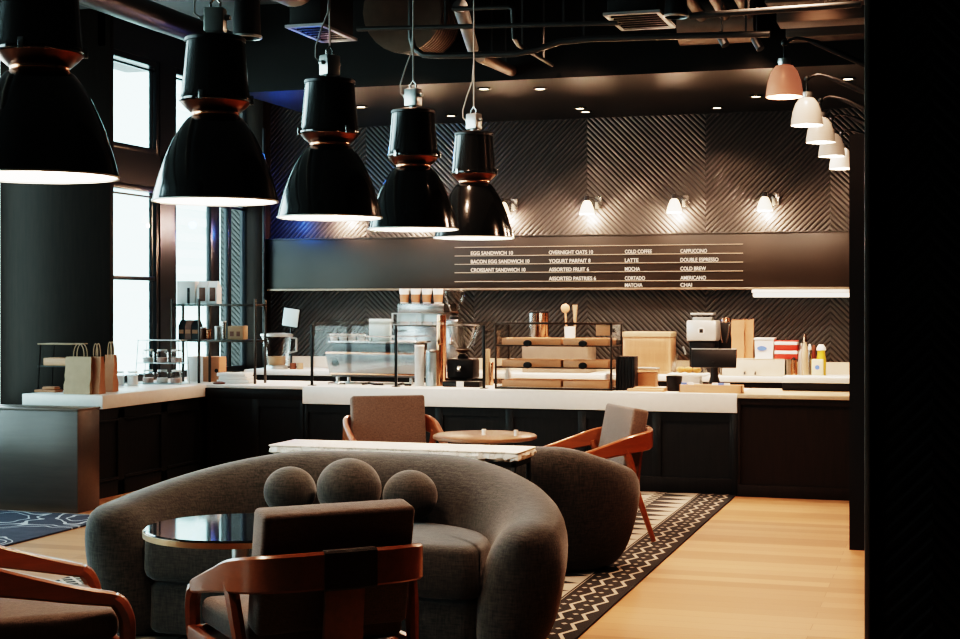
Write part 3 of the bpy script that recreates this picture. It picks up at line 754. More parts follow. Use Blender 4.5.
# ------------------------------------------------------------------ things on the counters
ZBK = ZB + .001; ZF = ZT + .001
def span(px0, px1, Y): a, b_ = Xat(px0, Y), Xat(px1, Y); return (a + b_) / 2, (b_ - a)
def can_(name, label, cat, px0, px1, py, Y, z0, mat, lidmat=None, group=None, lid=.02):
    x, w = span(px0, px1, Y); h = Zat((px0 + px1) / 2, py, Y) - z0; r = w / 2
    t = thing(name, label, cat, (x, Y, z0), 0, group)
    M().lathe([(0, 0), (r * .95, 0), (r, .006), (r, h - lid), (r * .96, h - lid), (0, h - lid)], 26).done('body', mat, t)
    if lidmat: M().lathe([(0, h - lid), (r * 1.04, h - lid), (r * 1.04, h - .004), (r * .98, h), (0, h)], 26).done('lid', lidmat, t)
    return t
def boxy(name, label, cat, px0, px1, py, Y, dep, z0, mat, group=None, bev=.006):
    x, w = span(px0, px1, Y); h = Zat((px0 + px1) / 2, py, Y) - z0
    t = thing(name, label, cat, (x, Y, z0), 0, group)
    M().box(-w / 2, w / 2, 0, dep, 0, h, bev).done('body', mat, t); return t, w, h

# --- glass guard over the machine
Yg = 12.28; xa, xm, xb = Xat(312, Yg), Xat(396, Yg), Xat(484, Yg); hg = Zat(396, 325, Yg) - ZF
t = thing('glass_guard', 'clear glass counter guard on three black posts before the espresso machine', 'glass screen', (xm, Yg, ZF))
for x in (xa, xm, xb):
    M().box(x - xm - .011, x - xm + .011, -.011, .011, 0, hg, .002).box(x - xm - .008, x - xm + .008, 0, .26, hg - .06, hg - .045).box(x - xm - .03, x - xm + .03, -.03, .03, 0, .006).done('post', BLKMET, t)
for a, b_ in ((xa, xm), (xm, xb)): M().box(a - xm + .013, b_ - xm - .013, -.004, .004, .03, hg - .01).done('glass_panel', GLASS, t)
M().box(xa - xm, xb - xm, -.02, .30, hg + .004, hg + .012, mx=Matrix.Translation((0, 0, hg)) @ Matrix.Rotation(.06, 4, 'X') @ Matrix.Translation((0, 0, -hg))).done('top_glass', ACRYL, t)

# --- espresso machine
Ye = 12.62; x, w = span(326, 418, Ye)
t = thing('espresso_machine', 'long chrome espresso machine with round dark emblem behind the glass guard', 'coffee machine', (x, Ye, ZF)); w2 = w / 2
zb_, zm_, zt2 = .075, .27, .40
m = M(); m.loft([[Vector((-w2 * k, y0, z)), Vector((w2 * k, y0, z)), Vector((w2 * k, .38, z)), Vector((-w2 * k, .38, z))] for k, y0, z in ((.90, .05, .06), (.95, .02, .10), (1.0, 0, zm_ - .02), (1.0, .0, zm_))])
m.done('chrome_panel', MSTEEL, t)
M().box(-w2 * 1.01, w2 * 1.01, -.008, .38, zm_, zm_ + .02, .006).done('copper_trim', COPPER, t)
M().box(-w2 * .93, w2 * .93, .02, .06, .082, .098, .004).done('copper_trim', COPPER, t)
M().box(-w2 * .92, w2 * .92, .06, .36, zm_ + .02, zt2 - .03, .01).done('upper_body', DARKST, t)
M().box(-w2 * .98, w2 * .98, .0, .38, zt2 - .03, zt2 - .012, .005).done('cup_tray', STEEL, t)
m = M()
for yy in (.0, .38): m.tube([(-w2 * .97, yy, zt2 + .03), (w2 * .97, yy, zt2 + .03)], .006)
for k in (-.97, 0, .97): m.tube([(w2 * k, 0, zt2 - .02), (w2 * k, 0, zt2 + .03)], .005)
m.done('cup_rail', STEEL, t)
M().lathe([(0, 0), (.036, 0), (.036, .005), (.030, .008), (0, .008)], 28, mx=Matrix.Translation((-w2 * .80, .012, .19)) @ Matrix.Rotation(PI / 2, 4, 'X')).done('emblem', DARKST, t)
for sx in (-.8, .8):
    for yy in (.07, .33): M().tube([(sx * w2, yy, 0), (sx * w2, yy, .065)], .018, 12).done('leg', STEEL, t)
m = M()
for k in (-.35, .35): m.tube([(w2 * k, .36, .20), (w2 * k, .46, .18)], .02, 10)
m.done('group_head', STEEL, t)
# cups on the machine
for i, px in enumerate((334, 343, 352, 361)):
    xx = Xat(px, Ye + .15)
    tag(M().lathe([(.030, 0), (.043, .055), (.046, .06), (.043, .057), (.028, .004), (0, .004)], 18).done('saucer_cup', PAPER, loc=(xx, Ye + .15, ZF + zt2 - .011)), ['leftmost', 'second', 'third', 'fourth'][i] + ' white cup from the left on the espresso machine tray', 'cup', 'cups on the espresso machine')
x, w = span(368, 389, Ye + .1); tag(M().box(-w / 2, w / 2, 0, .05, 0, .20, .004).done('white_card', PALESC, loc=(x, Ye + .12, ZF + zt2 - .011)), 'pale upright card box on the espresso machine', 'box')
# cloths and tools at the machine's foot
for i, (px, wd) in enumerate(((336, .16), (372, .2), (404, .12))):
    x = Xat(px, Yg + .14); mm = M(); mm.tube([(-wd / 2, 0, .012), (-wd / 6, .03, .02), (wd / 6, -.02, .014), (wd / 2, .02, .012)], .011, 8)
    tag(mm.done('bar_tongs', (STEEL, DARKST, DARKST)[i], loc=(x, Yg + .14, ZF)), ['steel bar tool lying behind the glass guard at left', 'long dark bar tool lying behind the middle of the glass guard', 'short dark bar tool beside the guard centre post'][i], 'bar tool')
# --- tall brewer with cups on top
Yb = 14.30; x, w = span(398, 444, Yb); z0 = ZBK
zs1, zs2 = Zat(420, 313, Yb), Zat(420, 303.5, Yb)
t = thing('coffee_brewer', 'tall stainless coffee brewer on the back counter carrying a row of cups', 'coffee machine', (x, Yb, z0))
M().box(-w / 2 - .02, w / 2 - .03, .03, .38, 0, zs1 - z0 - .13, .008).done('body', STEEL, t)
m = M(); hz0, hz1 = zs1 - z0 - .125, zs1 - z0
m.box(-w / 2 - .07, w / 2 - .04, .0, .4, hz0, hz0 + .012, .002).box(-w / 2 - .07, w / 2 - .04, .0, .4, hz1 - .012, hz1, .002)
for sx in (-w / 2 - .07, -.06, w / 2 - .055): m.box(sx, sx + .014, 0, .014, hz0, hz1)
m.box(-w / 2 - .05, w / 2 - .06, .1, .38, hz0, hz1)
m.done('display_case', ALU, t)
M().box(-w / 2, w / 2, -.01, .4, zs1 - z0 + .001, zs2 - z0, .006).done('top_box', STEEL, t)
for i in range(4):
    px = 404.5 + 11.2 * i; xx = Xat(px, Yb + .1); hh = Zat(px, 289, Yb + .1) - zs2
    c_ = thing('paper_cup', ['first', 'second', 'third', 'fourth'][i] + ' kraft banded white cup from the left on top of the brewer', 'cup', (xx, Yb + .1, zs2 + .001), 0, 'cups on the brewer')
    M().lathe([(0, 0), (.040, 0), (.054, hh), (.050, hh), (.037, .006), (0, .006)], 24).done('cup_body', PAPER, c_)
    M().lathe([(.0425, hh * .08), (.0495, hh * .62)], 24, cap=False).done('sleeve', KRAFT, c_)
# --- grinders
def grinder(label, px0, px1, pyt, pyn, Y, z0, bodymat, bw, full):
    x, w = span(px0, px1, Y); pxm = (px0 + px1) / 2; zn, zt_ = Zat(pxm, pyn, Y) - z0, Zat(pxm, pyt, Y) - z0; r = w / 2
    t = thing('coffee_grinder', label, 'coffee grinder', (x, Y, z0))
    M().lathe([(.03, zn), (.035, zn + .02), (r * .72, zn + (zt_ - zn) * .45), (r * .97, zt_ - .015), (r, zt_), (r * .96, zt_ - .01), (r * .68, zn + (zt_ - zn) * .45), (.028, zn + .025)], 30, cap=False).done('hopper', ACRYL, t)
    M().lathe([(0, zn + .015), (.027, zn + .022), (r * (.3 + full), zn + (zt_ - zn) * full * .9), (r * (.3 + full), zn + (zt_ - zn) * full), (0, zn + (zt_ - zn) * (full + .03))], 24).done('beans', BEANS, t)
    M().lathe([(r * 1.0, zt_), (r * 1.03, zt_ + .004), (r * .9, zt_ + .016), (0, zt_ + .018)], 30).done('hopper_lid', DARKST, t)
    M().lathe([(0, zn - .04), (.05, zn - .04), (.05, zn - .01), (.034, zn + .01), (0, zn + .012)], 20).done('collar', BLKPL, t)
    M().box(-bw, bw, -.09, .11, .06, zn - .03, .02).box(-bw - .01, bw + .01, -.13, .12, 0, .03, .006).box(-.05, .05, -.05, .1, .02, .08).done('body', bodymat, t)
    M().tube([(0, -.10, zn * .62), (0, -.13, zn * .5)], .02, 10).done('spout', STEEL, t)
    return t
grinder('tall coffee grinder with flared clear hopper behind the black one', 443.5, 465, 291, 316, 14.25, ZBK, STEEL, .07, .16)
grinder('squat black coffee grinder with wide clear hopper behind the guard end', 447, 479, 326, 355, 12.72, ZF, BLKPL, .125, .18)
x, w = span(445, 482, 12.5); tag(M().box(-w / 2, w / 2, 0, .13, 0, .05, .01).done('knock_box', BLKPL, loc=(x, 12.42, ZF)), 'low black knock box before the black coffee grinder', 'box')
x, w = span(456, 463, 12.38); tag(M().box(-w / 2, w / 2, 0, .012, 0, .05, .002).done('white_tag', PAPER, loc=(x, 12.39, ZF)), 'small white card standing before the black grinder', 'card')
can_('canister', 'pale blue steel canister between the machine and the grinder', 'canister', 426, 436, 350, 12.5, ZF, plain('pale_blue_steel', (.42, .55, .62), .3, .6), STEEL)
for i, (a, b_, y_) in enumerate(((415, 424, 345), (436.5, 443, 344))):
    can_('syrup_bottle', ['frosted white bottle beside the pale blue canister', 'slim copper shaker right of the pale blue canister'][i], 'bottle', a, b_, y_, (12.5, 12.57)[i], ZF, (plain('frosted', (.7, .74, .74), .3), COPPER)[i], (PAPER, COPPER)[i])
can_('copper_jug', 'orange copper jug behind the cups next to the tall grinder', 'jug', 437, 446, 313, 13.0, ZF, COPPER, None)
for i, (a, b_, y_, mt) in enumerate(((485.5, 490, 349, KRAFTL), (489.5, 493.5, 362, COPPER))):
    can_('spice_tin', ['tall pale tin squeezed left of the pastry case', 'short copper tin squeezed left of the pastry case'][i], 'tin', a, b_, y_, 12.75, ZF, mt, mt)
# --- pastry case
Yp = 12.26; xa, xb = Xat(494.5, Yp), Xat(612, Yp); D_ = .42; hp = Zat(553, 322.5, Yp) - ZF; w2 = (xb - xa) / 2
t = thing('pastry_case', 'glass pastry case with black frame, two shelves and wooden trays', 'display case', ((xa + xb) / 2, Yp, ZF)); f = .017
CF = plain('bronze_black_frame', (.035, .024, .018), .35, .4)
m = M()
for sx in (-w2, w2 - f):
    for yy in (0, D_ - f): m.box(sx, sx + f, yy, yy + f, 0, hp, .002)
for zz in (0, hp - f):
    for yy in (0, D_ - f): m.box(-w2, w2, yy, yy + f, zz, zz + f, .002)
    for sx in (-w2, w2 - f): m.box(sx, sx + f, 0, D_, zz, zz + f, .002)
m.done('frame', CF, t)
h1, h2 = Zat(553, 367.5, Yp) - ZF, Zat(553, 345.5, Yp) - ZF
for zz in (h1, h2):
    s_ = M().box(-w2 + .004, w2 - .004, .004, D_ - .004, zz - .006, zz).done('shelf', ACRYL, t)
    M().box(-w2, w2, -.003, .008, zz - .009, zz + .003).box(w2 - .008, w2, 0, D_, zz - .008, zz + .002).box(-w2, -w2 + .008, 0, D_, zz - .008, zz + .002).done('shelf_edge', CF, s_)
M().box(-w2 + .012, w2 - .012, .003, .007, f, hp - f).done('front_glass', ACRYL, t)
M().box(w2 - .009, w2 - .005, f, D_ - f, f, hp - f).done('side_glass', ACRYL, t); M().box(-w2 + .005, -w2 + .009, f, D_ - f, f, hp - f).done('side_glass', ACRYL, t)
M().box(-w2 + .01, w2 - .01, .01, D_ - .01, hp - .004, hp).done('top_glass', ACRYL, t)
k = 0
for zz, zl in ((h1, 'middle'), (h2, 'top')):
    for hx, hl in ((-.42, 'left'), (.52, 'right')):
        M().lathe([(0, 0), (.036, 0), (.036, .022), (.028, .03), (0, .03)], 20, mx=Matrix.Translation((hx * w2, -.004, zz + .018)) @ Matrix.Rotation(PI / 2, 4, 'X') @ Matrix.Diagonal((1, .8, 1, 1))).done('handle', BLKPL, t)
for zz, zl in ((f, 'bottom'), (h1 + .001, 'middle'), (h2 + .001, 'top')):
    for xs, xe, hl in ((-.90, .12, 'left'), (.16, .92, 'right')):
        xs_, xe_ = xs * w2, xe * w2
        m = M().box(xs_, xe_, .05, .36, 0, .012).box(xs_, xe_, .045, .06, 0, .058, .003).box(xs_, xe_, .345, .36, 0, .058, .003).box(xs_, xs_ + .014, .05, .36, 0, .058, .003).box(xe_ - .014, xe_, .05, .36, 0, .058, .003)
        tag(m.done('wooden_tray', PALEWD, loc=(t.location.x, Yp, ZF + zz)), f'{hl} pale wooden tray on the {zl} level of the pastry case', 'tray', 'wooden trays in the pastry case')
x, w = span(600, 612, Yp); 
tag(M().lathe([(0, 0), (.03, 0), (.032, .09), (.02, .11), (0, .112)], 18).done('white_pot', PAPER, loc=(Xat(606, Yp + .3), Yp + .385, ZF + f + .06 - .06 + .001)), 'little white pot at the bottom right corner of the pastry case', 'pot')
x, w = span(596, 611, Yp + .02)
tag(M().box(-w / 2, w / 2, 0, .008, -.09, 0, .002).done('wooden_sign', PALEWD, loc=(x, Yp + .016, ZF + hp - f - .001)), 'small blank wooden sign hanging inside the top right of the pastry case', 'sign')
x = Xat(502, Yp + .2); tag(M().lathe([(0, 0), (.026, 0), (.032, .02), (.032, .09), (.016, .125), (.016, .15), (0, .151)], 20).done('white_bottle', PAPER, loc=(x, Yp + .39, ZF + f + .001)), 'white bottle inside the left end of the pastry case', 'bottle')
# behind the case
Yr = 14.28; x, w = span(522, 588, Yr); zr_ = Zat(550, 341, Yr)
tag(M().box(-w / 2, w / 2, 0, .35, 0, zr_ - ZBK, .008).done('undershelf_unit', plain('grey_brown_unit', (.20, .16, .13), .4), loc=(x, Yr, ZBK)), 'grey brown box unit on the back counter seen through the pastry case', 'box')
zr_ += .001
can_('canister', 'steel canister with black lid standing behind the pastry case', 'canister', 529, 538, 311, Yr + .1, zr_, STEEL, BLKPL)
can_('canister', 'copper canister with black lid standing behind the pastry case', 'canister', 538.5, 548.5, 311, Yr + .1, zr_, COPPER, BLKPL)
x = Xat(565.5, Yr + .1); zt_ = Zat(565, 304, Yr + .1)
tag(M().lathe([(0, 0), (.050, 0), (.056, .14), (.052, .14), (.046, .01), (0, .01)], 22).done('utensil_crock', PAPER, loc=(Xat(570, Yr + .1), Yr + .1, zr_)), 'white crock holding two wooden tools behind the pastry case', 'crock')
h = zt_ - zr_
t = thing('wooden_spoon', 'round headed wooden spoon standing above the pastry case', 'spoon', (x, Yr + .09, zr_ + .012))
M().tube([(.02, 0, 0), (0, 0, h - .07)], .010, 8).done('spoon_handle', PALEWD, t)
M().sphere((0, 0, h - .055), .045, (1, .4, 1)).done('bowl', PALEWD, t)
x = Xat(575, Yr + .1)
tag(M().tube([(-.02, 0, 0), (.0, 0, .14), (.0, 0, h - .02)], [.01, .012, .026], 8).done('wooden_brush', KRAFTL, loc=(x, Yr + .1, zr_ + .012)), 'pale straight wooden tool standing right of the spoon', 'tool')
# --- right of the case
Y_ = 12.33; x, w = span(615.5, 634.5, Y_); h = Zat(625, 356.5, Y_) - ZF
t = thing('menu_stack', 'black ribbed upright holder right of the pastry case', 'holder', (x, Y_, ZF)); m = M()
for k in range(6): M().box(-w / 2 + k * w / 6 + .002, -w / 2 + (k + 1) * w / 6 - .002, -.0 + .004 * (k % 2), .16, 0, h, .002).done('card_holder', BLKPL, t)
Y_ = 14.35; x, w = span(623, 670.5, Y_); h = Zat(647, 332, Y_) - ZBK
t = thing('bread_bin', 'large pale wooden bin with clear front on the back counter', 'bin', (x, Y_, ZBK))
M().box(-w / 2, w / 2, 0, .3, 0, h - .05, .006).done('body', grained('light_bin_wood', (.46, .265, .165), .5, 2, var=.3), t)
M().box(-w / 2 - .005, w / 2 + .005, -.01, .305, h - .05, h, .006).done('lid', KRAFTL, t)
M().box(-w / 2 + .02, w / 2 - .02, -.012, -.006, .02, h - .07).done('clear_front', ACRYL, t)
Y_ = 12.55; x, w = span(635.5, 656, Y_); h = Zat(645, 368, Y_) - ZF
t = thing('clear_box', 'small clear lidded box of brown napkins right of the black holder', 'box', (x, Y_, ZF))
M().box(-w / 2, w / 2, 0, .16, 0, h - .012, .004).done('tub', ACRYL, t); M().box(-w / 2 + .01, w / 2 - .01, .01, .15, .004, h - .04, .004).done('contents', KRAFT, t); M().box(-w / 2 - .004, w / 2 + .004, -.004, .164, h - .012, h, .003).done('lid', ALU, t)
Y_ = 12.22; x, w = span(627, 664, Y_)
tag(M().box(-w / 2, w / 2, 0, .15, 0, .022, .004).box(-w / 3, w / 2, .01, .14, .023, .034, .004).done('wooden_board', PALEWD, loc=(x, Y_, ZF)), 'flat pale wooden boards on the white counter beside the black cup', 'board')
Y_ = 12.32; x, w = span(664.5, 681, Y_); h = Zat(672, 376.5, Y_) - ZF; r = w / 2
tag(M().lathe([(0, 0), (r * .82, 0), (r, h), (r * .94, h), (r * .78, .01), (0, .01)], 28).done('black_cup', BLKPL, loc=(x, Y_ + r, ZF)), 'plain black tub cup between the wooden boards and the wooden box', 'cup')
Y_ = 12.2; x, w = span(679, 742, Y_); h = Zat(710, 385, Y_) - ZF
t = thing('wooden_box', 'long low wooden box with packets on the white counter end', 'box', (x, Y_, ZF))
M().box(-w / 2, w / 2, .002, .13, 0, .01).box(-w / 2, w / 2, 0, .012, 0, h, .003).box(-w / 2, w / 2, .118, .13, 0, h, .003).box(-w / 2, -w / 2 + .012, 0, .13, 0, h, .003).box(w / 2 - .012, w / 2, 0, .13, 0, h, .003).done('body', PALEWD, t)
for i, (px, mt) in enumerate(((684, BLUEP), (691, PAPER), (715, PAPER), (721, BLUEP), (727, PAPER))):
    tag(M().box(-.024, .024, -.004, .004, 0, h + .004, .003).done('packet', mt, loc=(Xat(px, Y_ + .06), Y_ + .06, ZF + .011), rotz=.1), ['blue packet at the left end', 'white packet next to the left blue one', 'white packet left of the right blue one', 'blue packet in the right half', 'white packet at the right end'][i] + ' of the long wooden box', 'packet', 'packets in the wooden box')
# cake tray with clear hood
Y_ = 12.72; x, w = span(667, 706, Y_); h = Zat(686, 355, Y_) - ZF; zt_ = Zat(686, 374, Y_) - ZF
t = thing('cake_stand', 'white cake stand with clear tapered hood behind the black cup', 'cake stand', (x, Y_ + .12, ZF))
M().box(-w / 2, w / 2, -.12, .12, zt_ - .02, zt_, .006).box(-w / 2 + .06, w / 2 - .06, -.07, .07, 0, zt_ - .02, .01).done('tray', PAPER, t)
m = M(); lo = []
for k, z in ((1, zt_ + .001), (.72, h), (.70, h - .004), (.985, zt_ + .001)): lo.append([Vector((sx * (w / 2 - .02) * k, sy * .105 * k, z)) for sx, sy in ((-1, -1), (1, -1), (1, 1), (-1, 1))])
m.loft(lo, False); m.box(-.72 * (w / 2 - .02), .72 * (w / 2 - .02), -.075, .075, h - .004, h); m.done('hood', ACRYL, t)
M().tube([(-.03, 0, h), (-.03, 0, h + .02), (-.05, 0, h + .07)], .008, 8).done('handle', ALU, t)
for i, (dx, lb_) in enumerate(((-.07, 'left'), (.0, 'middle'), (.07, 'right'))):
    tag(M().sphere((0, 0, .028), .034, (1.1, 1, .8)).done('pastry', plain('golden_pastry', (.52, .26, .09), .6, var=.4, scale=30, bump=.3), loc=(x + dx, Y_ + .12, ZF + zt_ + .002)), lb_ + ' golden pastry under the clear cake hood', 'pastry', 'pastries under the hood')
# register screen
Y_ = 12.66; x, w = span(691, 736, Y_); zl, zh = Zat(713, 367.5, Y_) - ZF, Zat(713, 349, Y_) - ZF
t = thing('register_screen', 'black tilted cash register screen on a stand at the counter end', 'cash register', (x, Y_, ZF))
mx = Matrix.Translation((0, 0, zl)) @ Matrix.Rotation(math.radians(-12), 4, 'X')
M().box(-w / 2, w / 2, 0, .03, 0, (zh - zl) * 1.03, .008, mx).done('screen', BLKPL, t)
M().box(-w / 2 + .01, w / 2 - .01, .0305, .032, .01, (zh - zl) * 1.03 - .01, 0, mx).done('display', SCREEN, t)
M().box(-w / 2, w / 2, -.002, .032, (zh - zl) * 1.03 - .006, (zh - zl) * 1.03 + .002, .001, mx).done('top_highlight', ALU, t)  # bright strip stands in for the highlight along the top edge
M().tube([(0, .06, .01), (0, .05, zl * .6), (0, .03, zl + .05)], [.06, .035, .03], 12).box(-.09, .09, -.02, .14, 0, .014, .005).done('stand', BLKPL, t)
# silver fronted grinder and black holder
Y_ = 14.32; x, w = span(686.5, 716, Y_); zl, zh, ztp = (Zat(700, q, Y_) - ZBK for q in (341, 320.5, 313))
t = thing('bulk_grinder', 'silver fronted bulk coffee grinder with round crest on the back counter', 'coffee grinder', (x, Y_, ZBK))
M().box(-w / 2 + .02, w / 2 - .02, .04, .28, 0, zl + .01, .01).done('body', BLKPL, t)
M().box(-w / 2, w / 2, 0, .28, zl, zh, .012).done('head', plain('pale_silver_panel', (.62, .62, .60), .3, .5, var=.08), t)
M().lathe([(0, 0), (.035, 0), (.035, .003), (.026, .004), (.026, .002), (0, .002)], 24, mx=Matrix.Translation((0, .001, (zl + zh) / 2)) @ Matrix.Rotation(PI / 2, 4, 'X')).done('crest', WHITE, t)
M().box(-.018, .018, -.006, -.002, (zl + zh) / 2 - .02, (zl + zh) / 2 + .018, .002).done('crest_mark', DARKST, t)
M().box(-w / 2 + .05, w / 2 - .05, .05, .2, zh, zh + .03, .004).box(-w / 2 + .03, w / 2 - .03, .03, .22, ztp - .02, ztp, .004).done('top_tray', ALU, t)
Y_ = 14.612; x, w = span(718, 731, Y_); zt_ = Zat(724, 318, Y_) - ZBK
t = thing('drink_dispenser', 'black upright dispenser with copper top beside the paper bags', 'dispenser', (x, Y_, ZBK))
M().box(-w / 2, w / 2, .01, .15, 0, zt_ - .04, .02).done('body', BLKPL, t)
M().lathe([(0, zt_ - .04), (w * .42, zt_ - .04), (w * .36, zt_), (0, zt_)], 20, (0, .08, 0)).done('top', COPPER, t)
M().tube([(-w * .38, -.0, zt_ - .06), (-w * .3, -.01, zt_ - .16), (-w * .15, -.01, zt_ - .24)], .01).tube([(w * .38, -.0, zt_ - .06), (w * .3, -.01, zt_ - .16), (w * .15, -.01, zt_ - .24)], .01).done('bright_ribs', STEEL, t)
# paper bags, tub, boxes on the back counter splash shelf
def kraft_bag(name, label, x, Y, z0, w, d, h, mat, handles=0, rotz=0, tilt=0, group=None):
    t = thing(name, label, 'paper bag', (x, Y, z0), rotz, group); lo = []; n = 8
    for k in range(9):
        f = k / 8; wy = d * (1 - .55 * f); wx = w * (1 - .02 * f); z = h * f; lp = []
        P = [(-wx / 2, -wy / 2), (-wx / 6, -wy / 2), (wx / 6, -wy / 2), (wx / 2, -wy / 2), (wx / 2 - .012 * f, 0), (wx / 2, wy / 2), (wx / 6, wy / 2), (-wx / 6, wy / 2), (-wx / 2, wy / 2), (-wx / 2 + .012 * f, 0)]
        for (a, b_) in P:
            j = .004 if 0 < k else 0
            lp.append(Vector((a + random.uniform(-j, j), b_ + random.uniform(-j, j) * 1.5, z + (random.uniform(-.012, .012) if k == 8 and not handles else 0))))
        lo.append(lp)
    m = M().loft(lo, False); m.bm.faces.new([v for v in m.bm.verts][:10][::-1]); m.done('bag_body', mat, t, ang=20)
    for i in range(2 if handles else 0):
        yy = (-1, 1)[i] * d * .2; rr = w * .2
        M().tube([(-rr, yy, h - .03)] + [(rr * math.cos(a), yy, h + .015 + h * .30 * math.sin(a)) for a in [PI - PI * q / 12 for q in range(13)]] + [(rr, yy, h - .03)], .0045, 8).done('handle', KRAFTL, t)
    return t
Y_ = 14.42; zsh = ZBK
bagspec = list(enumerate(((731.5, 745, 'left of two tall kraft bags on the back counter'), (744.5, 753.5, 'right of two tall kraft bags on the back counter'))))
# cream sink with steel front under the tub
Y_ = 14.2; x, w = span(720, 787, Y_)
t = thing('counter_sink', 'cream coloured raised sink tray under the red boxes', 'sink', (x, Y_, ZBK)); hs_ = Zat(750, 359, Y_) - ZBK
m = M().box(-w / 2, w / 2, 0, .02, 0, hs_, .004).box(-w / 2, w / 2, .36, .38, 0, hs_, .004).box(-w / 2, -w / 2 + .02, 0, .38, 0, hs_).box(w / 2 - .02, w / 2, 0, .38, 0, hs_).box(-w / 2, w / 2, 0, .38, hs_ - .012, hs_, .004)
m.done('basin', CREAM, t)
for dx in (-.08, .02): M().tube([(dx, -.001, .04), (dx, -.03, .035), (dx, -.03, .015)], .009).done('tap', STEEL, t)
zsk = ZBK + hs_ + .001; Y_ = 14.38
for i, (a, b_, lb_) in bagspec:
    x, w = span(a, b_, Y_); kraft_bag('paper_bag', lb_, x, Y_ + .04 * i, zsk, w * .97, .11, Zat(740, 319.5, Y_) - zsk, KRAFT)
Y_ = 14.28
x, w = span(754.5, 773.5, Y_); h = Zat(762, 338, Y_) - zsk
t = thing('plastic_tub', 'white plastic tub with blue label beside the red boxes', 'tub', (x, Y_ + .1, zsk))
m = M().loft([[Vector((sx * w / 2 * k, sy * .1 * k, z)) for sx, sy in ((-1, -1), (1, -1), (1, 1), (-1, 1))] for k, z in ((.92, 0), (1, h - .015))]); m.done('tub_body', PAPER, t)
M().box(-w / 2 - .006, w / 2 + .006, -.106, .106, h - .02, h, .005).done('lid', plain('milky_lid', (.75, .75, .72), .3), t)
M().lathe([(0, 0), (.038, 0), (.038, .002), (0, .002)], 20, mx=Matrix.Translation((-.02, -.099, h * .5)) @ Matrix.Rotation(PI / 2, 4, 'X') @ Matrix.Diagonal((1.2, .6, 1, 1))).done('label', BLUEP, t)
x, w = span(774.5, 797, Y_); hh = (Zat(786, 341, Y_) - zsk) / 2
for i in range(2):
    t = thing('red_box', ['lower red and white carton beside the plastic tub', 'upper red and white carton stacked beside the plastic tub'][i], 'box', (x, Y_, zsk + i * (hh + .001)), 0, 'red cartons')
    M().box(-w / 2, w / 2, 0, .2, 0, hh - .001, .003).done('carton', REDC, t)
    M().box(-w / 2 - .001, w / 2 + .001, -.003, .202, hh * .55, hh * .9, .001).done('white_stripe', PAPER, t)
# bottles at right
Y_ = 14.3
def bottle(label, px0, px1, py, mat, capmat, neck=.35, Y=Y_, z0=ZBK, name='bottle'):
    x, w = span(px0, px1, Y); h = Zat((px0 + px1) / 2, py, Y) - z0; r = w / 2
    t = thing(name, label, 'bottle', (x, Y, z0), 0, 'bottles at the right end of the back counter')
    M().lathe([(0, 0), (r * .94, 0), (r, .01), (r, h * .55), (r * .85, h * .66), (r * neck, h * .8), (r * neck, h * .84), (0, h * .84)], 22).done('body', mat, t)
    M().lathe([(r * neck * 1.25, h * .82), (r * neck * 1.2, h * .9), (r * neck * .6, h), (0, h)], 18).done('cap', capmat, t); return t, r, h
bottle('dark bottle with brown body left of the tall bottle row', 790.5, 797.5, 356, COPPER, BLKPL, .7)
bottle('white bottle behind the copper tipped one', 798, 805, 343, PAPER, ALU, .5, 14.4)
bottle('tallest bottle with copper tip at the right end', 801.5, 808.5, 334, plain('pale_brown_bottle', (.5, .36, .25), .3), COPPER, .45, 14.25)
bottle('silver bottle right of the tallest bottle', 807.5, 812, 344, STEEL, PAPER, .6, 14.36)
bottle('dark red slim bottle leaning behind the yellow one', 811, 816.5, 345, plain('dark_red_bottle', (.13, .03, .025), .3), LEATH, .6, 14.45)
bottle('yellow squeeze bottle with white nozzle', 816.5, 826, 344.5, YELLOW, PAPER, .8, 14.36)
x, w = span(811.5, 823, 14.2); h = Zat(817, 359.5, 14.2) - ZBK
t = thing('white_tub', 'small cream tub with blue label in front of the yellow bottle', 'tub', (x, 14.2, ZBK))
M().box(-w / 2, w / 2, 0, .09, 0, h, .006).done('body', plain('cream_tub', (.8, .7, .5), .4), t); M().lathe([(0, 0), (.022, 0), (.022, .002), (0, .002)], 16, mx=Matrix.Translation((0, -.0005, h * .55)) @ Matrix.Rotation(PI / 2, 4, 'X')).done('label', BLUEP, t)
# steel drawer rail between the register and the right counter
x, w = span(738, 786, 13.5)
# raised white serving ledge at far right
t = thing('serving_ledge', 'white thick ledge with dark front at the right end behind the counter', 'counter', (0, 0, 0)); xl = Xat(784, 12.9)
M().box(xl, -.602, 12.75, 13.04, ZF, ZF + .065, .004).done('dark_front', BLKPL, t)
M().box(xl - .005, -.602, 12.73, 13.05, ZF + .066, ZF + .115, .006).done('ledge_top', WHITE, t)

# ------------------------------------------------------------------ left end: bags, stand, jars, shelf
q = onz(75, 394.5, ZT); x0, y0 = q.x, q.y
d_ = Dat(75, y0)
kraft_bag('paper_bag', 'pale kraft carrier bag with twisted handles at the left end of the counter', q.x, q.y + .08, ZF, 29 * d_ / F, .13, .30, KRAFTL, 1, .05, group='carrier bags on the left counter')
kraft_bag('paper_bag', 'brown kraft carrier bag nearest the counter end, right of the pale one', Xat(97, 10.62), 10.62, ZF, .095, .12, .30, KRAFT, 1, .1, group='carrier bags on the left counter')
kraft_bag('paper_bag', 'rightmost brown kraft carrier bag against the window light', Xat(111, 10.92), 10.92, ZF, .085, .11, .305, KRAFT, 1, .1, group='carrier bags on the left counter')
Y_ = 10.85; x, w = span(38, 74, Y_); zt_ = Zat(55, 343.5, Y_) - ZF; zm_ = Zat(55, 366, Y_) - ZF
t = thing('wire_stand', 'black two tier wire stand behind the pale carrier bag', 'display stand', (x, Y_, ZF)); w2 = w / 2
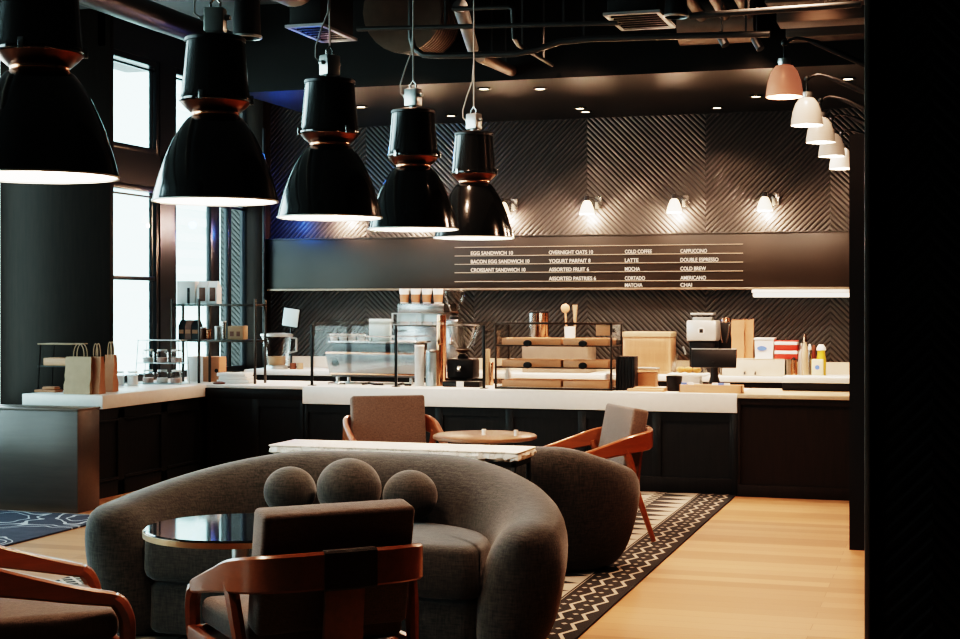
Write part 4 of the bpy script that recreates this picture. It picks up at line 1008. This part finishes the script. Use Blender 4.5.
for sx in (-1, 1):
    for yy in (0, .2): M().tube([(sx * w2, yy, 0), (sx * w2 * .85, yy, zt_)], .005).done('leg', BLKMET, t)
for zz in (zm_, zt_): M().box(-w2, w2, -.01, .21, zz - .01, zz, .002).done('tier', KRAFTL if zz == zt_ else BLKMET, t)
tag(M().box(-w2 * .8, w2 * .8, .02, .18, 0, .065, .008).done('wooden_crate', PALEWD, loc=(x, Y_, ZF + zm_ + .001)), 'pale wooden crate on the middle tier of the wire stand', 'crate')
t_ = M().box(-.1, .1, -.06, .06, 0, .02, .006).box(-.04, .08, -.04, .05, .021, .045, .01); tag(t_.done('leather_pouch', KRAFT, loc=(x + .01, Y_ - .12, ZF)), 'brown folded pouch at the foot of the wire stand', 'pouch')
# jars on a low wire rack before the window
q = onz(157, 384.5, ZT); Yj = q.y + .03; x, w = span(135, 181, Yj); zt_ = Zat(157, 340, Yj) - ZF; w2 = w / 2
t = thing('jar_rack', 'slender grey wire rack with jars in front of the left window', 'rack', (x, Yj, ZF))
for sx in (-1, 1):
    for yy in (0, .16): M().tube([(sx * w2, yy, 0), (sx * w2 * .86, yy, zt_)], .0045).done('leg', ALU, t)
zj = Zat(157, 363, Yj) - ZF
for zz, k in ((.006, 1), (zj, .93), (zt_, .9)): M().box(-w2 * k, w2 * k, -.005, .165, zz - .006, zz, .002).done('tier', ALU, t)
def jar(label, x, Y, z, r, h, fill, lidm):
    j = thing('glass_jar', label, 'jar', (x, Y, z), 0, 'sweet jars on the wire rack')
    M().lathe([(0, 0), (r, 0), (r, h * .85), (r * .8, h * .95), (r * .8, h)], 22, cap=False).done('jar_glass', GLASS, j)
    M().lathe([(0, .003), (r * .93, .003), (r * .93, h * .42), (0, h * .45)], 20).done('contents', fill, j)
    M().lathe([(r * .85, h * .96), (r * .85, h * 1.08), (0, h * 1.1)], 20).done('lid', lidm, j)
for lv, zz in (('lower', .008), ('upper', zj + .001)):
    for i, dx in enumerate((-.62, 0, .62)):
        jar(f'{("left","middle","right")[i]} jar on the {lv} tier of the wire rack', x + dx * w2, Yj + .08, ZF + zz, .052, .11, (SUGAR, PAPER, SUGAR)[(i + (lv == 'upper')) % 3], (PAPER, ALU, PAPER)[i])
# jars on the counter left of the rack
for i, px in enumerate((114, 128)):
    q = onz(px, 387, ZT); j = thing('glass_jar', ['left', 'right'][i] + ' white lidded glass jar standing between the bags and the wire rack', 'jar', (q.x - .1, q.y + .25, ZF), 0, 'jars by the window')
    M().lathe([(0, 0), (.05, 0), (.05, .1), (.04, .11)], 20, cap=False).done('jar_glass', GLASS, j); M().lathe([(0, .003), (.046, .003), (.046, .085), (0, .087)], 20).done('contents', PAPER, j); M().lathe([(.045, .11), (.045, .125), (0, .127)], 20).done('lid', PAPER, j)
# tiered shelf
Ys = 12.32; xa, xm, xb = Xat(172, Ys), Xat(199, Ys), Xat(255, Ys); D_ = .21
t = thing('tiered_shelf', 'dark metal tiered shelf unit in the corner by the right window', 'shelf', (xm, Ys, ZF))
z1, z2, zp = (Zat(227, q, Ys) - ZF for q in (340, 304, 299))
SHM = plain('bronze_shelf_metal', (.06, .05, .045), .3, .7)
for x_ in (xa, xm, xb):
    for yy in (0, D_): M().box(x_ - xm - .010, x_ - xm + .010, yy - .010, yy + .010, 0, zp, .002).done('post', SHM, t)
for zz in (z1, z2): M().box(xa - xm, xb - xm, -.004, D_ + .004, zz - .02, zz, .003).done('shelf_board', SHM, t)
def onshelf(lv): return ZF + (z1, z2)[lv] + .001
# top tier: coffee pouches and a white box
for i, (a, b_) in enumerate(((196.5, 206.5), (207, 216.5))):
    x, w = span(a, b_, Ys + .1); h = Zat(206, 281, Ys + .1) - onshelf(1)
    c_ = thing('coffee_pouch', ['left', 'right'][i] + ' white coffee pouch with brown label on the top tier', 'pouch', (x, Ys + .1, onshelf(1)), 0, 'coffee pouches on the top tier')
    m = M().loft([[Vector((sx * w / 2 * k, .05 + sy * dd, z)) for sx, sy in ((-1, -1), (1, -1), (1, 1), (-1, 1))] for k, dd, z in ((1, .045, 0), (1, .045, h * .7), (.96, .012, h * .94), (.96, .008, h))]); m.done('pouch_body', PAPER, c_)
    M().box(-w * .26, w * .34, -.002, .004, h * .12, h * .72, .001, Matrix.Translation((0, .005, 0))).done('label', LEATH, c_)
x, w = span(176.5, 195, Ys + .1); h = Zat(185, 281, Ys + .1) - onshelf(1)
c_ = thing('gift_box', 'white box with black stripe at the left of the top tier', 'box', (x, Ys + .1, onshelf(1)))
M().box(-w / 2, w / 2, 0, .085, 0, h, .004).done('body', PAPER, c_); M().box(w * .08, w * .22, -.003, .0, 0, h * .7, .001).done('stripe', BLKPL, c_)
# middle tier
for i, (a, b_, m_) in enumerate(((178, 184, BLKPL), (184.5, 191, LEATH), (191.5, 198, BLKPL))):
    x, w = span(a, b_, Ys + .08); h = Zat(188, 320, Ys + .08) - onshelf(0)
    c_ = thing('dark_pouch', ['left', 'middle', 'right'][i] + ' dark coffee bag on the middle tier by the window', 'pouch', (x, Ys + .08, onshelf(0)), 0, 'dark coffee bags on the middle tier')
    m = M().loft([[Vector((sx * w / 2 * k, .05 + sy * dd, z)) for sx, sy in ((-1, -1), (1, -1), (1, 1), (-1, 1))] for k, dd, z in ((1, .045, 0), (1, .045, h * .7), (.92, .012, h * .94), (.92, .008, h))]); m.done('bag_body', m_, c_)
    M().box(-w * .4, w * .4, -.001, .004, h * .3, h * .5).done('band', KRAFT, c_)
for i, (a, b_, y_, m_) in enumerate(((200.5, 206, 327, LEATH), (206.5, 211, 329, COPPER), (215, 220.5, 326, ALU), (221.5, 226, 321, STEEL))):
    can_('small_tin', ['brown tin just right of the middle post', 'copper tin second from the middle post', 'grey tin at the centre of the middle tier', 'taller steel tin at the centre of the middle tier'][i], 'tin', a, b_, y_, Ys + .1, onshelf(0), m_, (PAPER, KRAFT, PAPER, ALU)[i], 'tins on the middle tier', .012)
x, w = span(227.5, 243, Ys + .08); h = Zat(235, 326, Ys + .08) - onshelf(0)
c_ = thing('snack_carton', 'pale orange printed carton on the right of the middle tier', 'box', (x, Ys + .08, onshelf(0)))
M().box(-w / 2, w / 2, 0, .1, 0, h, .004).done('body', KRAFTL, c_)
M().box(-w * .35, -w * .1, -.002, 0, h * .25, h * .6).box(w * .08, w * .3, -.002, 0, h * .25, h * .6).done('print', LEATH, c_)
# under the shelf: carton and white trays
x, w = span(184, 199, 12.5); x2, w_2 = span(199, 216, 12.5); h = Zat(200, 357, 12.5) - ZF
c_ = thing('takeaway_carton', 'white fronted kraft carton on the counter under the tiered shelf', 'box', ((x + x2) / 2, 12.57, ZF))
wt = w + w_2; M().box(-wt / 2, wt / 2, 0, .15, 0, h, .005).done('body', KRAFT, c_); M().box(-wt / 2 - .001, -.0, -.003, .151, .0, h - .004, .002).done('white_face', PAPER, c_)
M().lathe([(0, 0), (.018, 0), (.018, .004), (0, .004)], 16, mx=Matrix.Translation((wt * .42, .0, h * .45)) @ Matrix.Rotation(PI / 2, 4, 'X')).done('button', BLKPL, c_)
x, w = span(216.5, 249, 12.4)
for i in range(3): tag(M().box(-w / 2 + .02 * (i % 2), w / 2 - .02 * i, 0, .17, 0, .030, .006).done('paper_tray', PAPER, loc=(x, 12.4, ZF + i * .0315)), ['lowest', 'middle', 'topmost'][i] + ' white paper tray of the stack under the shelf', 'tray', 'white paper trays')
x = Xat(216, 12.2); tag(M().lathe([(0, 0), (.05, 0), (.06, .012), (.03, .022), (0, .024)], 20).done('small_dish', LEATH, loc=(x, 12.26, ZF)), 'small brown dish before the white paper trays', 'dish')
# clear jug and pale screen on the back counter corner
Y_ = 14.2; x, w = span(259, 288, Y_); h = Zat(273, 333, Y_) - ZBK; r = w / 2
t = thing('clear_jug', 'big clear tapered jug with steel rim on the left of the back counter', 'jug', (x, Y_ + .08, ZBK))
M().lathe([(r * .62, 0), (r * .72, .05), (r * .95, h * .85), (r, h * .92), (r * .96, h * .9), (r * .9, h * .8), (r * .66, .05)], 34, cap=False).done('jug_glass', ACRYL, t)
M().lathe([(r * .98, h * .9), (r * 1.03, h * .92), (r * 1.03, h * .97), (r * .5, h), (0, h)], 34).done('lid', ALU, t)
M().lathe([(0, 0), (r * .7, 0), (r * .66, .04), (0, .045)], 30).done('base', ALU, t)
M().lathe([(0, .046), (r * .55, .046), (r * .6, h * .35), (0, h * .36)], 24).done('contents', KRAFTL, t)
M().tube([(r * .95, 0, h * .88), (r * 1.35, 0, h * .85), (r * 1.35, 0, h * .5), (r * .85, 0, h * .45)], .012, 8).done('handle', ALU, t)
Y_ = 14.6; x, w = span(281.5, 297, Y_); zl, zh = Zat(289, 326.5, Y_), Zat(289, 308.5, Y_)
t = thing('pale_screen', 'small pale tilted screen on a dark arm left of the chevron panel', 'screen', (x, Y_, ZBK))
mx = Matrix.Translation((0, 0, zl - ZBK)) @ Matrix.Rotation(math.radians(8), 4, 'Y')
M().box(-w / 2, w / 2, 0, .02, 0, zh - zl, .01, mx).done('screen_face', PALESC, t); M().box(-w / 2 - .012, w / 2 + .012, .021, .04, -.012, zh - zl + .012, .01, mx).done('frame', BLKPL, t)
M().tube([(0, .05, .01), (0, .05, zl - ZBK + .05)], .013).box(-.07, .07, -.02, .12, 0, .014, .004).done('arm', DARKST, t)
q2 = Xat(262, 14.3)
for i, (a, b_) in enumerate(((290, 296), (297, 303))):
    can_('small_cup', ['left', 'right'][i] + ' small dark cup by the clear jug on the back counter', 'cup', a, b_, 361, 14.3, ZBK, (LEATH, KRAFTL)[i], None, 'small cups by the jug')

# ------------------------------------------------------------------ light
w_ = bpy.data.worlds.new('sky'); SC.world = w_; w_.use_nodes = True; nt = w_.node_tree; nt.nodes.clear()
tc = nt.nodes.new('ShaderNodeTexCoord'); sx = nt.nodes.new('ShaderNodeSeparateXYZ'); nt.links.new(tc.outputs['Generated'], sx.inputs[0])
mr = nt.nodes.new('ShaderNodeMapRange'); nt.links.new(sx.outputs[2], mr.inputs[0]); mr.inputs[1].default_value = -.1; mr.inputs[2].default_value = .6
mxn = nt.nodes.new('ShaderNodeMix'); mxn.data_type = 'RGBA'; nt.links.new(mr.outputs[0], mxn.inputs[0]); mxn.inputs[6].default_value = (.78, .95, .93, 1); mxn.inputs[7].default_value = (.62, .85, .95, 1)
bg = nt.nodes.new('ShaderNodeBackground'); nt.links.new(mxn.outputs[2], bg.inputs[0]); bg.inputs[1].default_value = SKY
wo = nt.nodes.new('ShaderNodeOutputWorld'); nt.links.new(bg.outputs[0], wo.inputs[0])
# added warm spots without fixtures over the aisle, the seating and the work bar
for x, y, pw, sz in ((-1.0, 7.6, 330, 1.5), (-1.0, 9.6, 330, 1.5), (-.9, 10.85, 150, 1.4), (-1.05, 5.9, 260, 1.4), (-3.2, 8.3, 200, 1.7), (-4.2, 10.8, 120, 1.6)):
    lamp('warm_fill_spot', 'SPOT', (x, y, 4.0), pw * SPOTK, WARM, None, .06, spot_size=sz, spot_blend=.8)
lamp('blue_glow', 'POINT', (-6.72, 14.5, 2.40), 7, (.04, .22, 1), None, .04)
lamp('blue_glow', 'POINT', (-5.55, 12.5, 3.05), 5, (.04, .22, 1), None, .04)
for x in (-5.6, -4.5, -3.4, -2.3, -1.2):
    lamp('bar_front_fill', 'SPOT', (x, 12.6, 3.38), 90, SOFTW, None, .05, (0, 0, 0), spot_size=1.5, spot_blend=.7)  # added fill without fixtures, brightens the counter front and trays
for x in (-5.2, -3.8, -2.4, -1.2):
    lamp('bar_wall_fill', 'SPOT', (x, 13.35, 3.38), 150, SOFTW, None, .05, (math.radians(12), 0, 0), spot_size=1.7, spot_blend=.7)  # added fill without fixtures, tilted to brighten the chevron wall
lamp('seating_wash', 'SPOT', (-3.2, 7.0, 4.05), 260 * SPOTK, WARM, None, .06, (math.radians(43), 0, math.radians(8)), spot_size=.75, spot_blend=.8)  # added spot without fixture, warms the chair behind the console
for x in (-4.6, -3.1, -1.6):
    lamp('counter_wash', 'SPOT', (x, 9.95, 4.0), 230 * SPOTK, WARM, None, .06, (math.radians(50), 0, 0), spot_size=1.0, spot_blend=.7)  # added spots without fixtures, brighten tray fronts and counter fascia
SC.cycles.use_denoising = True
SC.cycles.max_bounces = 8; SC.cycles.transparent_max_bounces = 24; SC.cycles.glossy_bounces = 4; SC.cycles.diffuse_bounces = 4
SC.cycles.sample_clamp_indirect = 6; SC.cycles.caustics_reflective = False; SC.cycles.caustics_refractive = False
SC.view_settings.view_transform = VT; SC.view_settings.look = LOOK; SC.view_settings.exposure = EXPO
